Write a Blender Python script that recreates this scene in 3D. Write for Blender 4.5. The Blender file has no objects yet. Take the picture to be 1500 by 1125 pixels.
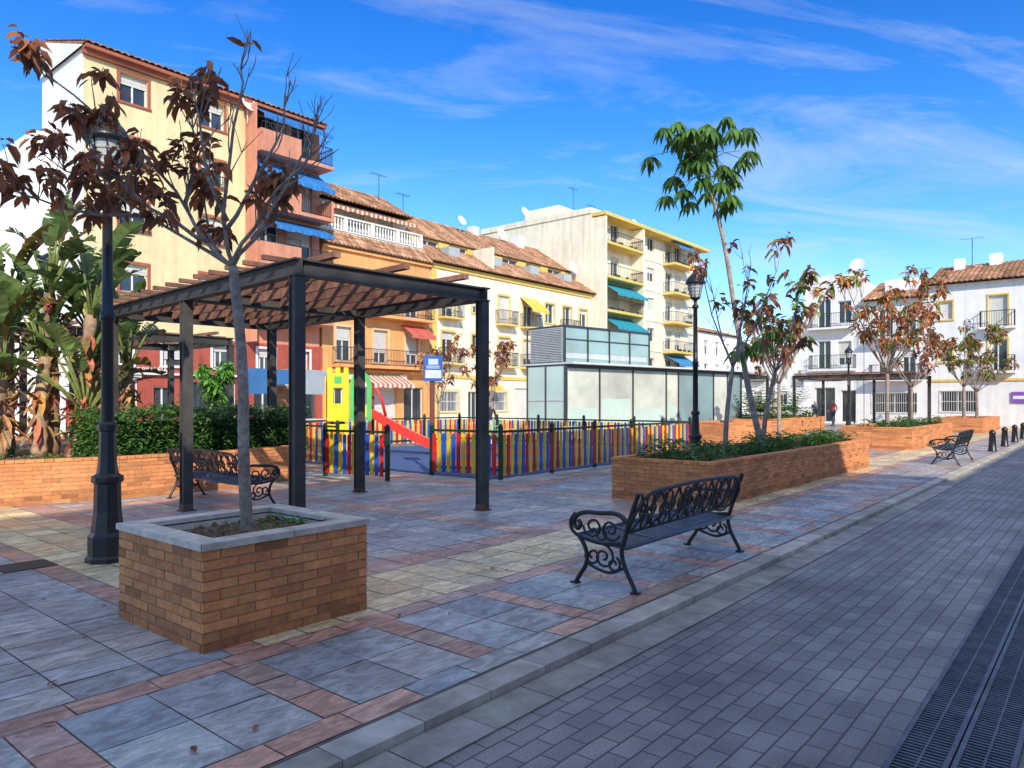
import bpy, math, random
from mathutils import Vector, Matrix
R=random.Random(7)
sc=bpy.context.scene
V=Vector
# ------------------------------------------------------------------ materials
MATS={}
def mat(name,col,rough=.8,var=.12,scale=4.0,bump=0.0,bscale=40,metal=0.0,streak=0.0,spec=.5,trans=0.0,kind=None,emis=0):
    if name in MATS: return MATS[name]
    m=bpy.data.materials.new(name); m.use_nodes=True
    nt=m.node_tree; N=nt.nodes; L=nt.links
    b=N['Principled BSDF']; out=N['Material Output']
    tc=N.new('ShaderNodeTexCoord')
    at=N.new('ShaderNodeAttribute'); at.attribute_name='Col'
    mul=N.new('ShaderNodeVectorMath'); mul.operation='MULTIPLY'; mul.inputs[0].default_value=col[:3]
    L.new(at.outputs['Color'],mul.inputs[1])
    def noise(sc_,det=3,mapscale=None):
        n=N.new('ShaderNodeTexNoise'); n.inputs['Scale'].default_value=sc_; n.inputs['Detail'].default_value=det
        n.inputs['Roughness'].default_value=.62
        if mapscale:
            mp=N.new('ShaderNodeMapping'); mp.inputs['Scale'].default_value=mapscale
            L.new(tc.outputs['Object'],mp.inputs['Vector']); L.new(mp.outputs[0],n.inputs['Vector'])
        else: L.new(tc.outputs['Object'],n.inputs['Vector'])
        return n
    def scaleby(src,node,lo,hi,a=.32,c=.68):
        mr=N.new('ShaderNodeMapRange'); mr.inputs[1].default_value=a; mr.inputs[2].default_value=c
        mr.inputs[3].default_value=lo; mr.inputs[4].default_value=hi
        L.new(node.outputs[0],mr.inputs[0])
        s=N.new('ShaderNodeVectorMath'); s.operation='SCALE'
        L.new(src,s.inputs[0]); L.new(mr.outputs[0],s.inputs['Scale']); return s.outputs[0]
    cur=mul.outputs[0]
    if var>0:
        cur=scaleby(cur,noise(scale),1-var,1+var)
        if kind!='leaf': cur=scaleby(cur,noise(scale*.13,2),1-var*.7,1+var*.7)
    if streak>0:
        cur=scaleby(cur,noise(2.0,4,(1.6,1.6,.12)),1-streak,1+streak*.3,.35,.6)
    if kind=='slate':
        n=noise(3.2,8,(1,2.2,1)); n.inputs['Distortion'].default_value=2.2
        cur=scaleby(cur,n,.66,1.32,.38,.66)
        n2=noise(120,2); cur=scaleby(cur,n2,.86,1.14)
        n4=noise(.9,5); cur=scaleby(cur,n4,.76,1.1,.33,.54)
        n3=noise(.55,3)
        mr=N.new('ShaderNodeMapRange'); mr.inputs[1].default_value=.35; mr.inputs[2].default_value=.65
        mr.inputs[3].default_value=.30; mr.inputs[4].default_value=.62
        L.new(n3.outputs[0],mr.inputs[0]); L.new(mr.outputs[0],b.inputs['Roughness'])
    if kind=='road':
        br=N.new('ShaderNodeTexBrick'); br.inputs['Scale'].default_value=1
        br.inputs['Brick Width'].default_value=.225; br.inputs['Row Height'].default_value=.115
        br.inputs['Mortar Size'].default_value=.006; br.inputs['Mortar Smooth'].default_value=.5
        br.inputs['Color1'].default_value=(.82,.82,.82,1); br.inputs['Color2'].default_value=(1.2,1.2,1.2,1)
        br.inputs['Mortar'].default_value=(.36,.34,.32,1)
        nz=N.new('ShaderNodeTexNoise'); nz.inputs['Scale'].default_value=3; L.new(tc.outputs['Object'],nz.inputs['Vector'])
        mx=N.new('ShaderNodeVectorMath'); mx.operation='SCALE'; mx.inputs['Scale'].default_value=.012
        L.new(nz.outputs['Color'],mx.inputs[0])
        ad=N.new('ShaderNodeVectorMath'); ad.operation='ADD'; L.new(tc.outputs['Object'],ad.inputs[0]); L.new(mx.outputs[0],ad.inputs[1])
        L.new(ad.outputs[0],br.inputs['Vector'])
        m2=N.new('ShaderNodeVectorMath'); m2.operation='MULTIPLY'; L.new(cur,m2.inputs[0]); L.new(br.outputs['Color'],m2.inputs[1])
        cur=m2.outputs[0]
        cur=scaleby(cur,noise(90,2),.75,1.25)
        cur=scaleby(cur,noise(.7,6),.66,1.12,.35,.58)
        cur=scaleby(cur,noise(1.0,4,(.12,2.2,1)),.82,1.1,.35,.6)
        bp2=N.new('ShaderNodeBump'); bp2.inputs['Strength'].default_value=.8; bp2.inputs['Distance'].default_value=.008; bp2.invert=True
        L.new(br.outputs['Fac'],bp2.inputs['Height'])
    L.new(cur,b.inputs['Base Color'])
    if bump>0:
        bp=N.new('ShaderNodeBump'); bp.inputs['Strength'].default_value=bump; bp.inputs['Distance'].default_value=.01
        L.new(noise(bscale,3).outputs[0],bp.inputs['Height']); 
        if kind=='road': L.new(bp2.outputs[0],bp.inputs['Normal'])
        L.new(bp.outputs[0],b.inputs['Normal'])
    if kind!='slate': b.inputs['Roughness'].default_value=rough
    b.inputs['Metallic'].default_value=metal
    b.inputs['Specular IOR Level'].default_value=spec
    if trans>0:
        t=N.new('ShaderNodeBsdfTranslucent'); L.new(cur,t.inputs['Color'])
        mx=N.new('ShaderNodeMixShader'); mx.inputs[0].default_value=trans
        L.new(b.outputs[0],mx.inputs[1]); L.new(t.outputs[0],mx.inputs[2]); L.new(mx.outputs[0],out.inputs[0])
    MATS[name]=m; return m
# ------------------------------------------------------------------ mesh builder
W1=(1,1,1)
class MB:
    def __init__(s): s.v=[];s.f=[];s.m=[];s.c=[];s.sm=[];s.M=Matrix.Identity(4)
    def face(s,pts,m=0,c=W1,sm=False):
        b=len(s.v)
        for p in pts: s.v.append(s.M@V(p))
        s.f.append(tuple(range(b,b+len(pts)))); s.m.append(m); s.c.append(c); s.sm.append(sm)
    def shared(s,pts,faces,m=0,c=W1,sm=True):
        b=len(s.v)
        for p in pts: s.v.append(s.M@V(p))
        for f in faces:
            s.f.append(tuple(b+i for i in f)); s.m.append(m); s.c.append(c); s.sm.append(sm)
    def box(s,x0,x1,y0,y1,z0,z1,m=0,c=W1):
        p=[(x0,y0,z0),(x1,y0,z0),(x1,y1,z0),(x0,y1,z0),(x0,y0,z1),(x1,y0,z1),(x1,y1,z1),(x0,y1,z1)]
        s.shared(p,[(0,3,2,1),(4,5,6,7),(0,1,5,4),(1,2,6,5),(2,3,7,6),(3,0,4,7)],m,c,False)
    def beam(s,a,b,w,h,m=0,c=W1):
        a=V(a);b=V(b);d=(b-a); L=d.length; d/=L
        up=V((0,0,1)) if abs(d.z)<.95 else V((0,1,0))
        sd=d.cross(up).normalized(); u=sd.cross(d)
        p=[]
        for q in (a,b):
            for (i,j) in ((-1,-1),(1,-1),(1,1),(-1,1)): p.append(q+sd*w/2*i+u*h/2*j)
        s.shared(p,[(0,1,2,3),(7,6,5,4),(0,4,5,1),(1,5,6,2),(2,6,7,3),(3,7,4,0)],m,c,False)
    def tube(s,pts,r,n=6,m=0,c=W1,cap=True):
        pts=[V(p) for p in pts]; k=len(pts)
        if not isinstance(r,(list,tuple)): r=[r]*k
        vs=[];prev=None
        for i,p in enumerate(pts):
            d=(pts[min(i+1,k-1)]-pts[max(i-1,0)]); 
            if d.length<1e-6: d=V((0,0,1))
            d.normalize()
            if prev is None: prev=d.orthogonal().normalized()
            prev=(prev-d*prev.dot(d)); 
            if prev.length<1e-5: prev=d.orthogonal()
            prev.normalize(); q=d.cross(prev)
            for j in range(n):
                a=2*math.pi*j/n; vs.append(p+(prev*math.cos(a)+q*math.sin(a))*r[i])
        fs=[]
        for i in range(k-1):
            for j in range(n):
                fs.append((i*n+j,i*n+(j+1)%n,(i+1)*n+(j+1)%n,(i+1)*n+j))
        if cap: fs+= [tuple(range(n))[::-1],tuple((k-1)*n+j for j in range(n))]
        s.shared(vs,fs,m,c,True)
    def lathe(s,prof,cx=0,cy=0,n=16,m=0,c=W1,sm=True):
        vs=[];fs=[]
        for (r,z) in prof:
            for j in range(n):
                a=2*math.pi*(j+.5)/n; vs.append((cx+r*math.cos(a),cy+r*math.sin(a),z))
        for i in range(len(prof)-1):
            for j in range(n): fs.append((i*n+j,i*n+(j+1)%n,(i+1)*n+(j+1)%n,(i+1)*n+j))
        s.shared(vs,fs,m,c,sm)
    def leaf(s,p,d,n,L,W,m=0,c=W1,droop=.25,fold=.25):
        p=V(p);d=V(d).normalized();sd=d.cross(V(n))
        if sd.length<1e-4: sd=d.orthogonal()
        sd.normalize(); n=sd.cross(d)
        m1=p+d*L*.3-V((0,0,droop*L*.08)); m2=p+d*L*.68-V((0,0,droop*L*.45)); tip=p+d*L-V((0,0,droop*L))
        a=m1+sd*W*.45+n*W*fold; b=m1-sd*W*.45+n*W*fold; a2=m2+sd*W*.42+n*W*fold; b2=m2-sd*W*.42+n*W*fold
        s.shared([p,a,a2,tip,b2,b,m1,m2],[(0,1,6),(1,2,7,6),(2,3,7),(3,4,7),(4,5,6,7),(5,0,6)],m,c,False)
    def obj(s,name,mats,parent=None):
        me=bpy.data.meshes.new(name); me.from_pydata([tuple(v) for v in s.v],[],s.f)
        for mt in mats: me.materials.append(mt)
        me.polygons.foreach_set('material_index',s.m)
        me.polygons.foreach_set('use_smooth',s.sm)
        ca=me.color_attributes.new('Col','FLOAT_COLOR','CORNER')
        arr=[]
        for f,c in zip(s.f,s.c): arr.extend((c[0],c[1],c[2],1.0)*len(f))
        ca.data.foreach_set('color',arr)
        me.update()
        o=bpy.data.objects.new(name,me); sc.collection.objects.link(o)
        if parent: o.parent=parent
        return o
def empty(name,loc=(0,0,0),rot=0):
    e=bpy.data.objects.new(name,None); sc.collection.objects.link(e); e.location=loc; e.rotation_euler=(0,0,rot)
    e.empty_display_size=.3
    return e
def frame(O,S,N):
    return Matrix(((S[0],N[0],0,O[0]),(S[1],N[1],0,O[1]),(0,0,1,O[2] if len(O)>2 else 0),(0,0,0,1)))
def jit(a=.12,r=R):
    k=1+r.uniform(-a,a); return (k*(1+r.uniform(-.03,.03)),k,k*(1+r.uniform(-.03,.03)))
CROT=math.radians(-50.3)
# ------------------------------------------------------------------ base materials
m_black=mat('cast_iron_paint',(.014,.015,.017),.36,.2,8,.15,60,spec=.6)
m_steel=mat('pergola_steel_paint',(.055,.049,.043),.6,.35,3,.3,30)
m_wood=mat('weathered_wood',(.25,.115,.07),.85,.35,6,.5,30)
m_brick=mat('planter_brick',(.70,.275,.10),.85,.16,18,.5,70)
m_mortar=mat('mortar',(.45,.29,.17),.95,.15,20,.4,60)
m_cap=mat('stone_cap',(.66,.57,.46),.7,.22,7,.3,50)
m_soil=mat('soil',(.18,.105,.065),.95,.35,12,1,30)
m_pave=mat('stone_paving',(1,1,1),.5,.1,6,.35,45,kind='slate',spec=.5)
m_grout=mat('plaza_grout',(.18,.16,.14),.95,.2,5)
m_kerb=mat('kerb_stone',(.44,.40,.35),.75,.25,5,.4,60)
m_road=mat('road_pavers',(.25,.225,.215),.5,.2,1.2,.3,80,kind='road')
m_ground=mat('ground_asphalt',(.10,.095,.09),.9,.2,1)
m_glass=mat('window_glass',(.035,.045,.055),.06,.3,.7,spec=.8)
m_white=mat('white_render',(.80,.785,.75),.85,.05,2,.1,30,streak=.08)
m_frame=mat('white_frame',(.72,.71,.68),.5,.05,4)
m_shut=mat('roller_shutter',(.62,.60,.54),.6,.08,4)
m_tile=mat('roof_tiles',(.40,.215,.125),.95,.35,7,.3,30,spec=.1)
m_rail=mat('iron_railing',(.025,.03,.03),.5,.1,4)
m_bark=mat('tree_bark',(.32,.25,.20),.9,.4,22,.8,50)
m_brown=mat('dry_leaves',(.28,.12,.06),.7,.3,9,trans=.3,kind='leaf')
m_green=mat('green_leaves',(.10,.20,.045),.45,.3,5,trans=.3,kind='leaf')
# ------------------------------------------------------------------ ground
g=MB(); g.face([(-700,-700,-.12),(900,-700,-.12),(900,900,-.12),(-700,900,-.12)]); g.obj('ground',[m_ground])
g=MB(); g.face([(-60,-5,-.055),(200,-5,-.055),(200,2.62,-.055),(-60,2.62,-.055)]); g.obj('road',[m_road])
g=MB(); g.box(-60,74,2.84,60,-.115,0); g.obj('plaza_base_pavement',[m_grout])
g=MB()
x=-20
while x<74:
    L=.5 if x<30 else 2
    g.box(x+.004,x+L-.004,2.64,2.83,-.11,.004+R.uniform(-.003,.003),0,jit(.2)); 
    g.box(x+.25+.004,x+.25+L-.004,2.38,2.632,-.05,-.045+R.uniform(-.002,.002),0,tuple(.75*q for q in jit(.18))); x+=L
g.obj('kerb',[m_kerb])
SL=[(.40,.405,.42),(.345,.36,.39),(.45,.445,.43),(.47,.44,.41),(.40,.385,.37),(.32,.345,.39),(.49,.44,.39),(.43,.43,.43)]
TE=[(.62,.33,.24),(.54,.30,.23),(.66,.38,.28),(.50,.32,.265),(.47,.32,.26)]
CREAM=[(.84,.63,.34),(.74,.57,.33),(.87,.68,.40),(.68,.55,.35)]
GR=[(.45,.425,.39),(.39,.39,.385),(.50,.455,.41),(.42,.415,.41),(.52,.465,.40),(.37,.37,.37)]
t=MB()
def tile(x0,x1,y0,y1,pal,gap=.0045):
    c=R.choice(pal); k=R.uniform(.82,1.12); c=tuple(a*k for a in c); z=[.005+R.uniform(-.0018,.0018) for _ in range(4)]
    t.face([(x0+gap,y0+gap,z[0]),(x1-gap,y0+gap,z[1]),(x1-gap,y1-gap,z[2]),(x0+gap,y1-gap,z[3])],0,c)
def fill(x0,x1,y0,y1,tw,th,pal,off=0,gx=0):
    nx=max(1,round((x1-x0)/tw)); ny=max(1,round((y1-y0)/th)); tw=(x1-x0)/nx; th=(y1-y0)/ny
    for j in range(ny):
        for i in range(nx):
            p=pal
            if gx and (i%gx==0 or j%gx==0) : p=TE
            tile(x0+i*tw,x0+(i+1)*tw,y0+j*th,y0+(j+1)*th,p)
x=-15.4
while x<54:
    fill(x,x+.22,3.05,4.05,.24,.34,TE)
    fill(x+.22,x+1.10,3.05,4.05,.44,.5,SL)
    x+=1.10
fill(-15.4,54.9,2.85,3.05,.43,.2,TE+SL[:4]); fill(-15.4,54.9,4.05,4.25,.43,.2,TE)
fill(-15.4,2.38,4.25,20,.45,.3,SL[:5]+GR[:2])
fill(2.38,2.6,4.25,20,.22,.4,TE)
fill(2.6,54.9,4.25,5.25,.33,.33,CREAM)
fill(2.6,3.6,5.25,14,.33,.33,CREAM)
fill(3.6,26,5.25,20,.4,.4,GR,gx=8)
fill(26,54.9,5.25,34.8,.5,.5,GR+CREAM[:2],gx=6)
fill(-15.4,26,20,34.8,.5,.5,GR,gx=6)
t.obj('plaza_tiles_pavement',[m_pave])
# drain
d=MB(); m_void=mat('drain_void',(.012,.012,.014),.9,.1,4); m_grate=mat('drain_grate',(.12,.12,.135),.45,.3,9,.2,60,metal=.4)
d.box(-6,40,.33,.79,-.054,-.050,1)
for y in (.33,.535,.565,.77): d.box(-6,40,y,y+.022,-.049,-.032,0)
x=-1
while x<24:
    for (a,b) in ((.352,.535),(.587,.77)):
        d.box(x,x+.014,a,b,-.0495,-.036,0)
    x+=.034
for y in (.44,.675): d.box(-6,30,y,y+.01,-.0495,-.0345,0)
d.obj('drain_grate',[m_grate,m_void])
g=MB(); g.box(2.15,2.6,7.9,8.3,.008,.012,0); g.obj('manhole_cover',[m_rail])
fl=MB()
for _ in range(150):
    c=R.choice([(2.9,5.0,1.5),(2.0,6.5,2.0),(13.5,4.0,2.2),(6,9,3.5),(9,3.6,3)])
    x=R.gauss(c[0],c[2]);y=R.gauss(c[1],c[2]*.7)
    if y<2.9: continue
    if 2.1<x<3.7 and 4.2<y<5.8: continue
    if 10.1<x<19.5 and 4.5<y<6.5: continue
    if y>12: continue
    a=R.uniform(0,6.28); k=R.uniform(.6,1.5); L=R.uniform(.04,.085)
    fl.leaf((x,y,.018),(math.cos(a),math.sin(a),.12),(0,0,1),L,L*.4,0,(k,k*.9,k*.8),.12,.12)
fl.obj('fallen_leaves',[m_brown])
# ------------------------------------------------------------------ planters
def offset(poly,dd):
    n=len(poly);res=[]
    for i in range(n):
        p0=V(poly[i-1]);p1=V(poly[i]);p2=V(poly[(i+1)%n])
        d1=(p1-p0).normalized();d2=(p2-p1).normalized()
        n1=V((d1.y,-d1.x));n2=V((d2.y,-d2.x)); b=(n1+n2); b=b/ (b.length**2) *2
        res.append(tuple(p1+b*dd))
    return res
def planter(name,poly,h,cap=None,near=True,cw=.16,soil=True):
    poly=[V(p) for p in poly]; root=empty(name)
    b=MB(); n=len(poly); ch=.045; rp=.0605
    for i in range(n):
        p0,p1=poly[i],poly[(i+1)%n]; S=(p1-p0);L=S.length;S/=L; N=(S.y,-S.x)
        b.M=frame(p0,S,N); 
        b.face([(0.01,-.008,0),(L-.01,-.008,0),(L-.01,-.008,h-ch),(0.01,-.008,h-ch)],1)
        rows=int((h-ch)/rp); rp2=(h-ch)/rows
        bl=.245 if near else .5
        for r in range(rows):
            s=.004-(bl/2 if r%2 else 0)
            while s<L-.004:
                a=max(s,.004);e=min(s+bl-.01,L-.004)
                if e-a>.02:
                    k=R.uniform(.80,1.14);h_=R.uniform(-.07,.07)
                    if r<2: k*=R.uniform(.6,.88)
                    if R.random()<.07: k*=.68
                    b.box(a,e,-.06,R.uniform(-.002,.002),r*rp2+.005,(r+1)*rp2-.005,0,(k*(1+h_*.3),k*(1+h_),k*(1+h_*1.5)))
                s+=bl
    b.M=Matrix.Identity(4)
    b.obj('brick_walls',[m_brick,m_mortar],root)
    c=MB(); o=offset([(p.x,p.y) for p in poly],.015); inn=offset([(p.x,p.y) for p in poly],-cw)
    for i in range(n):
        j=(i+1)%n
        L=(V(o[j])-V(o[i])).length; q=max(1,int(L/(.62 if cap else .125)))
        if not near: q=max(1,int(L/.5))
        for u in range(q):
            g_=.004/L
            t0=u/q+g_; t1=(u+1)/q-g_
            A=V(o[i]).lerp(V(o[j]),t0);B=V(o[i]).lerp(V(o[j]),t1);C=V(inn[i]).lerp(V(inn[j]),t1);D=V(inn[i]).lerp(V(inn[j]),t0)
            z0,z1=h-ch,h+R.uniform(-.001,.001)
            P=[(A.x,A.y,z0),(B.x,B.y,z0),(C.x,C.y,z0),(D.x,D.y,z0),(A.x,A.y,z1),(B.x,B.y,z1),(C.x,C.y,z1),(D.x,D.y,z1)]
            c.shared(P,[(0,3,2,1),(4,5,6,7),(0,1,5,4),(1,2,6,5),(2,3,7,6),(3,0,4,7)],0,jit(.1 if cap else .18),False)
    for i in range(n):
        j=(i+1)%n; A,B=inn[i],inn[j]
        c.face([(A[0],A[1],h-.3),(B[0],B[1],h-.3),(B[0],B[1],h-ch+.01),(A[0],A[1],h-ch+.01)],0)
    c.obj('cap',[cap or m_brick],root)
    if soil:
        s=MB(); s.face([(p[0],p[1],h-.09) for p in offset([(p.x,p.y) for p in poly],-.05)],0)
        for _ in range(160):
            i=R.randrange(n); a=V(inn[i]).lerp(V(inn[(i+1)%n]),R.random()); cc=sum((V(p) for p in inn),V((0,0)))/n
            a=a.lerp(cc,R.random()); r=R.uniform(.015,.04)
            s.lathe([(r,h-.095),(r*.8,h-.08),(r*.3,h-.07+r*.3),(0.001,h-.07+r*.3)],a.x,a.y,6,0,jit(.3))
        s.obj('soil',[m_soil],root)
    return root
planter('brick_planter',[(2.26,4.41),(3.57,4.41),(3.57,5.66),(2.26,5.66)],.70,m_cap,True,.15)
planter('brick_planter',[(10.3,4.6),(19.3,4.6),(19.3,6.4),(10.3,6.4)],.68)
planter('brick_planter',[(-2,15.2),(1.2,13.9),(3.4,12.95),(5,12.5),(7,12.45),(8.3,12.75),(9.1,13.5),(9.4,14.6),(9.2,21),(-2,23)],.70)
planter('brick_planter',[(26.3,5),(34,5),(34,7.2),(26.3,7.2)],.75,near=False)
planter('brick_planter',[(34.5,12.6),(43,12.6),(43,14.8),(34.5,14.8)],.75,near=False)
planter('brick_planter',[(43,5),(50,5),(50,7.2),(43,7.2)],.75,near=False)
planter('brick_planter',[(24.4,10.4),(30,9.6),(30.3,11.6),(24.7,12.4)],.85,near=False)
def scatter_plants(name,x0,x1,y0,y1,z,n,h,cols,Lr=(.06,.14),patch=True):
    mb=MB()
    cl=[(R.uniform(x0,x1),R.uniform(y0,y1),R.uniform(.4,1.2)) for _ in range(int((x1-x0)*(y1-y0)*2.2)+2)]
    for _ in range(n):
        if patch:
            c=R.choice(cl); x=min(max(R.gauss(c[0],.22),x0),x1); y=min(max(R.gauss(c[1],.18),y0),y1); hh=h*c[2]
        else: x=R.uniform(x0,x1);y=R.uniform(y0,y1);hh=h
        zz=z+R.random()**1.3*hh
        a=R.uniform(0,6.28); L=R.uniform(*Lr)
        mb.leaf((x,y,zz),(math.cos(a),math.sin(a),R.uniform(-.1,.9)),(0,0,1),L,L*.42,0,tuple(q*R.uniform(.5,1.5) for q in R.choice(cols)),.3)
    return mb.obj(name,[m_green])
GC=[(1,1,1),(.7,.9,.8),(1.3,1.2,.8)]
scatter_plants('groundcover_plants',10.5,19.1,4.8,6.2,.6,5200,.30,GC)
scatter_plants('groundcover_plants',-1.5,4.8,13.9,18,.6,5000,.22,[(1.2,1.4,.7),(1,1.2,.6)],(.05,.12))
scatter_plants('groundcover_plants',26.5,33.8,5.2,7.0,.68,1200,.3,GC,(.1,.2))
scatter_plants('groundcover_plants',34.7,42.8,12.8,14.6,.68,1000,.5,GC,(.1,.25))
scatter_plants('weeds',2.45,3.4,4.6,5.45,.61,170,.07,[(1.2,1.4,.6)],(.03,.08))
def hedge(name,x0,x1,y0,y1,z0,z1,n):
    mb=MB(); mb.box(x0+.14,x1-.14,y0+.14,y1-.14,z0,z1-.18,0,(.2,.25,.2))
    ph=R.uniform(0,6)
    for _ in range(n):
        f=R.random(); x=R.uniform(x0,x1);y=R.uniform(y0,y1)
        top=z1+.05*math.sin(x*4+ph)+.04*math.sin(x*9.3)
        z=R.uniform(z0,top)
        if f<.45: y=y0+R.gauss(0.05,.07)+.04*math.sin(x*6+z*5)
        elif f<.7: z=top+R.gauss(-.04,.06)
        elif f<.8: x=x0+R.gauss(.04,.05)
        elif f<.9: x=x1-R.gauss(.04,.05)
        a=R.uniform(0,6.28); k=R.uniform(.4,1.5)
        mb.leaf((x,y,z),(math.cos(a),math.sin(a)-.5,R.uniform(-.5,.9)),(0,-.3,1),R.uniform(.06,.11),.05,0,(k*.75,k*.9,k*.7),.2)
    return mb.obj(name,[m_green])
hedge('hedge',4.9,9.0,13.1,14.2,.55,1.42,8000)
# ------------------------------------------------------------------ bench
def arc(cx,cz,r,a0,a1,n=10,y=0,k=1):
    return [(cx+r*math.cos(math.radians(a0+(a1-a0)*i/n)),cz+k*r*math.sin(math.radians(a0+(a1-a0)*i/n))) for i in range(n+1)]
def smooth(pts,it=2):
    for _ in range(it):
        q=[pts[0]]
        for a,b in zip(pts[:-1],pts[1:]):
            a=V(a);b=V(b); q.append(tuple(a*.75+b*.25)); q.append(tuple(a*.25+b*.75))
        q.append(pts[-1]); pts=q
    return pts
def spiral(cx,cz,r0,r1,a0,turns,n=18):
    return [(cx+(r0+(r1-r0)*i/n)*math.cos(a0+turns*6.283*i/n),cz+(r0+(r1-r0)*i/n)*math.sin(a0+turns*6.283*i/n)) for i in range(n+1)]
BL=2.3
def bench(name,loc,rot):
    root=empty(name,loc,rot); e=MB()
    def P(l,x): return [(x,a,b) for a,b in l]
    for x in (0.06,BL-.06):
        back_leg=smooth([(-.04,0),(-.03,.05),(.06,.2),(.10,.34),(.06,.44),(.02,.6),(-.07,.84)])
        front_leg=smooth([(.56,0),(.53,.06),(.43,.2),(.45,.33),(.52,.42)])
        e.tube(P(back_leg,x),.020,6); e.tube(P(front_leg,x),.020,6)
        e.tube(P(smooth([(.08,.40),(.3,.375),(.52,.42)]),x),.018,6)
        arm=smooth([(.03,.58),(.12,.66),(.3,.64),(.45,.64),(.56,.60),(.58,.52),(.53,.48),(.50,.53),(.53,.56)])
        e.tube(P(arm,x),.022,6)
        e.tube(P(smooth([(.52,.42),(.60,.46),(.62,.55),(.56,.62)]),x),.016,6)
        for (cx,cz,r0,a0,tn) in ((.2,.51,.1,3.5,1.4),(.38,.52,.10,0,-1.4),(.27,.27,.11,1.5,1.5),(.38,.27,.08,0,-1.2),(.17,.22,.07,2,1.2)):
            e.tube(P(spiral(cx,cz,r0,.02,a0,tn),x),.012,5)
        e.tube(P(smooth([(.08,.2),(.2,.14),(.3,.15),(.45,.2)]),x),.014,5)
        e.tube(P(arc(.29,.46,.05,0,360,10),x),.010,5)
        for yy in (-.04,.56): e.box(x-.03,x+.03,yy-.035,yy+.035,0,.022)
    e.obj('end_frames',[m_black],root)
    bk=MB()
    def Bp(u,w):
        z=.48+w*.36; y=.055-w*.125-.02*math.sin(w*3.1); return (u,y,z)
    rim=[]
    for i in range(33):
        u=.1+(BL-.2)*i/32; tt=abs(i/32-.5)*2
        w=1.0+.05*math.cos(i/32*math.pi*2)*-1*.5 - (tt**14)*.35
        rim.append(Bp(u if i not in(0,32) else u,w))
    bk.tube([Bp(.06,.1)]+[Bp(.06,.5)]+rim+[Bp(BL-.06,.5),Bp(BL-.06,.1)],.019,6)
    bk.tube([Bp(.06,.06),Bp(BL-.06,.06)],.015,6)
    npan=3; pw=(BL-.24)/npan
    def Q(l): return [Bp(u,w) for u,w in l]
    for k in range(npan):
        c=.12+pw*(k+.5); h=pw/2
        for sgn in (-1,1):
            f=lambda l:Q([(c+sgn*u*pw,w) for u,w in l])
            bk.tube(f(smooth([(0,.06),(.08,.3),(.25,.45),(.42,.75),(.5,.96)])),.012,5)
            bk.tube(f(smooth([(0,.96),(.1,.75),(.27,.55),(.4,.3),(.5,.08)])),.012,5)
            bk.tube(f([(u_,w_) for u_,w_ in [( .25+.085*math.cos(q*.6283),.77+.17*math.sin(q*.6283)) for q in range(11)]]),.010,5)
            bk.tube(f([(u_,w_) for u_,w_ in [( .24+.075*math.cos(q*.6283),.25+.16*math.sin(q*.6283)) for q in range(11)]]),.010,5)
            bk.tube(f([(.12+.08*(1-q/14)*math.cos(q*.75),.5+.2*(1-q/14)*math.sin(q*.75)) for q in range(14)]),.010,5)
            bk.tube(f([(.40+.07*(1-q/14)*math.cos(3.14-q*.75),.52+.2*(1-q/14)*math.sin(q*.75)) for q in range(14)]),.010,5)
            bk.tube(f(smooth([(.06,.96),(.16,.86),(.2,.6),(.33,.55)])),.009,5)
            for (u0,w0,u1,w1) in ((.05,.5,.22,.62),(.3,.4,.44,.25),(.33,.62,.46,.8),(.06,.3,.16,.12),(.08,.88,.2,.72)):
                a=V(Bp(c+sgn*u0*pw,w0));b=V(Bp(c+sgn*u1*pw,w1)); mid=(a+b)/2; sd=(b-a).cross(V((0,1,0))).normalized()*.024
                bk.shared([a,mid+sd,b,mid-sd,mid+V((0,.012,0)),mid-V((0,.012,0))],[(0,1,4),(1,2,4),(2,3,4),(3,0,4),(1,0,5),(2,1,5),(3,2,5),(0,3,5)],0,W1,False)
    bk.obj('backrest',[m_black],root)
    st=MB()
    # seat dips at the back and rolls up to the front edge
    def Sp(u,v): return (u,.05+v*.48,.37+.07*v+.012*math.cos((v-.5)*3)*-1)
    for v_ in (0,.98): st.tube([Sp(.06,v_),Sp(BL-.06,v_)],.018,6)
    for i in range(17):
        v_=.05+.9*i/16; st.beam(Sp(.06,v_),Sp(BL-.06,v_),.012,.006)
    n=44
    for i in range(n+1):
        u=.06+(BL-.12)*i/n
        st.tube([Sp(u,v_/4) for v_ in range(5)],.007 if i%11 else .014,4)
    st.obj('seat',[mat('bench_seat_metal',(.05,.075,.13),.3,.2,8,.1,60,spec=.9)],root)
    return root
bench('park_bench',(5.2,3.08,0),0)
bench('park_bench',(5.60,12.0,0),math.radians(-90))
bench('park_bench',(20.9,2.98,0),0)
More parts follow.
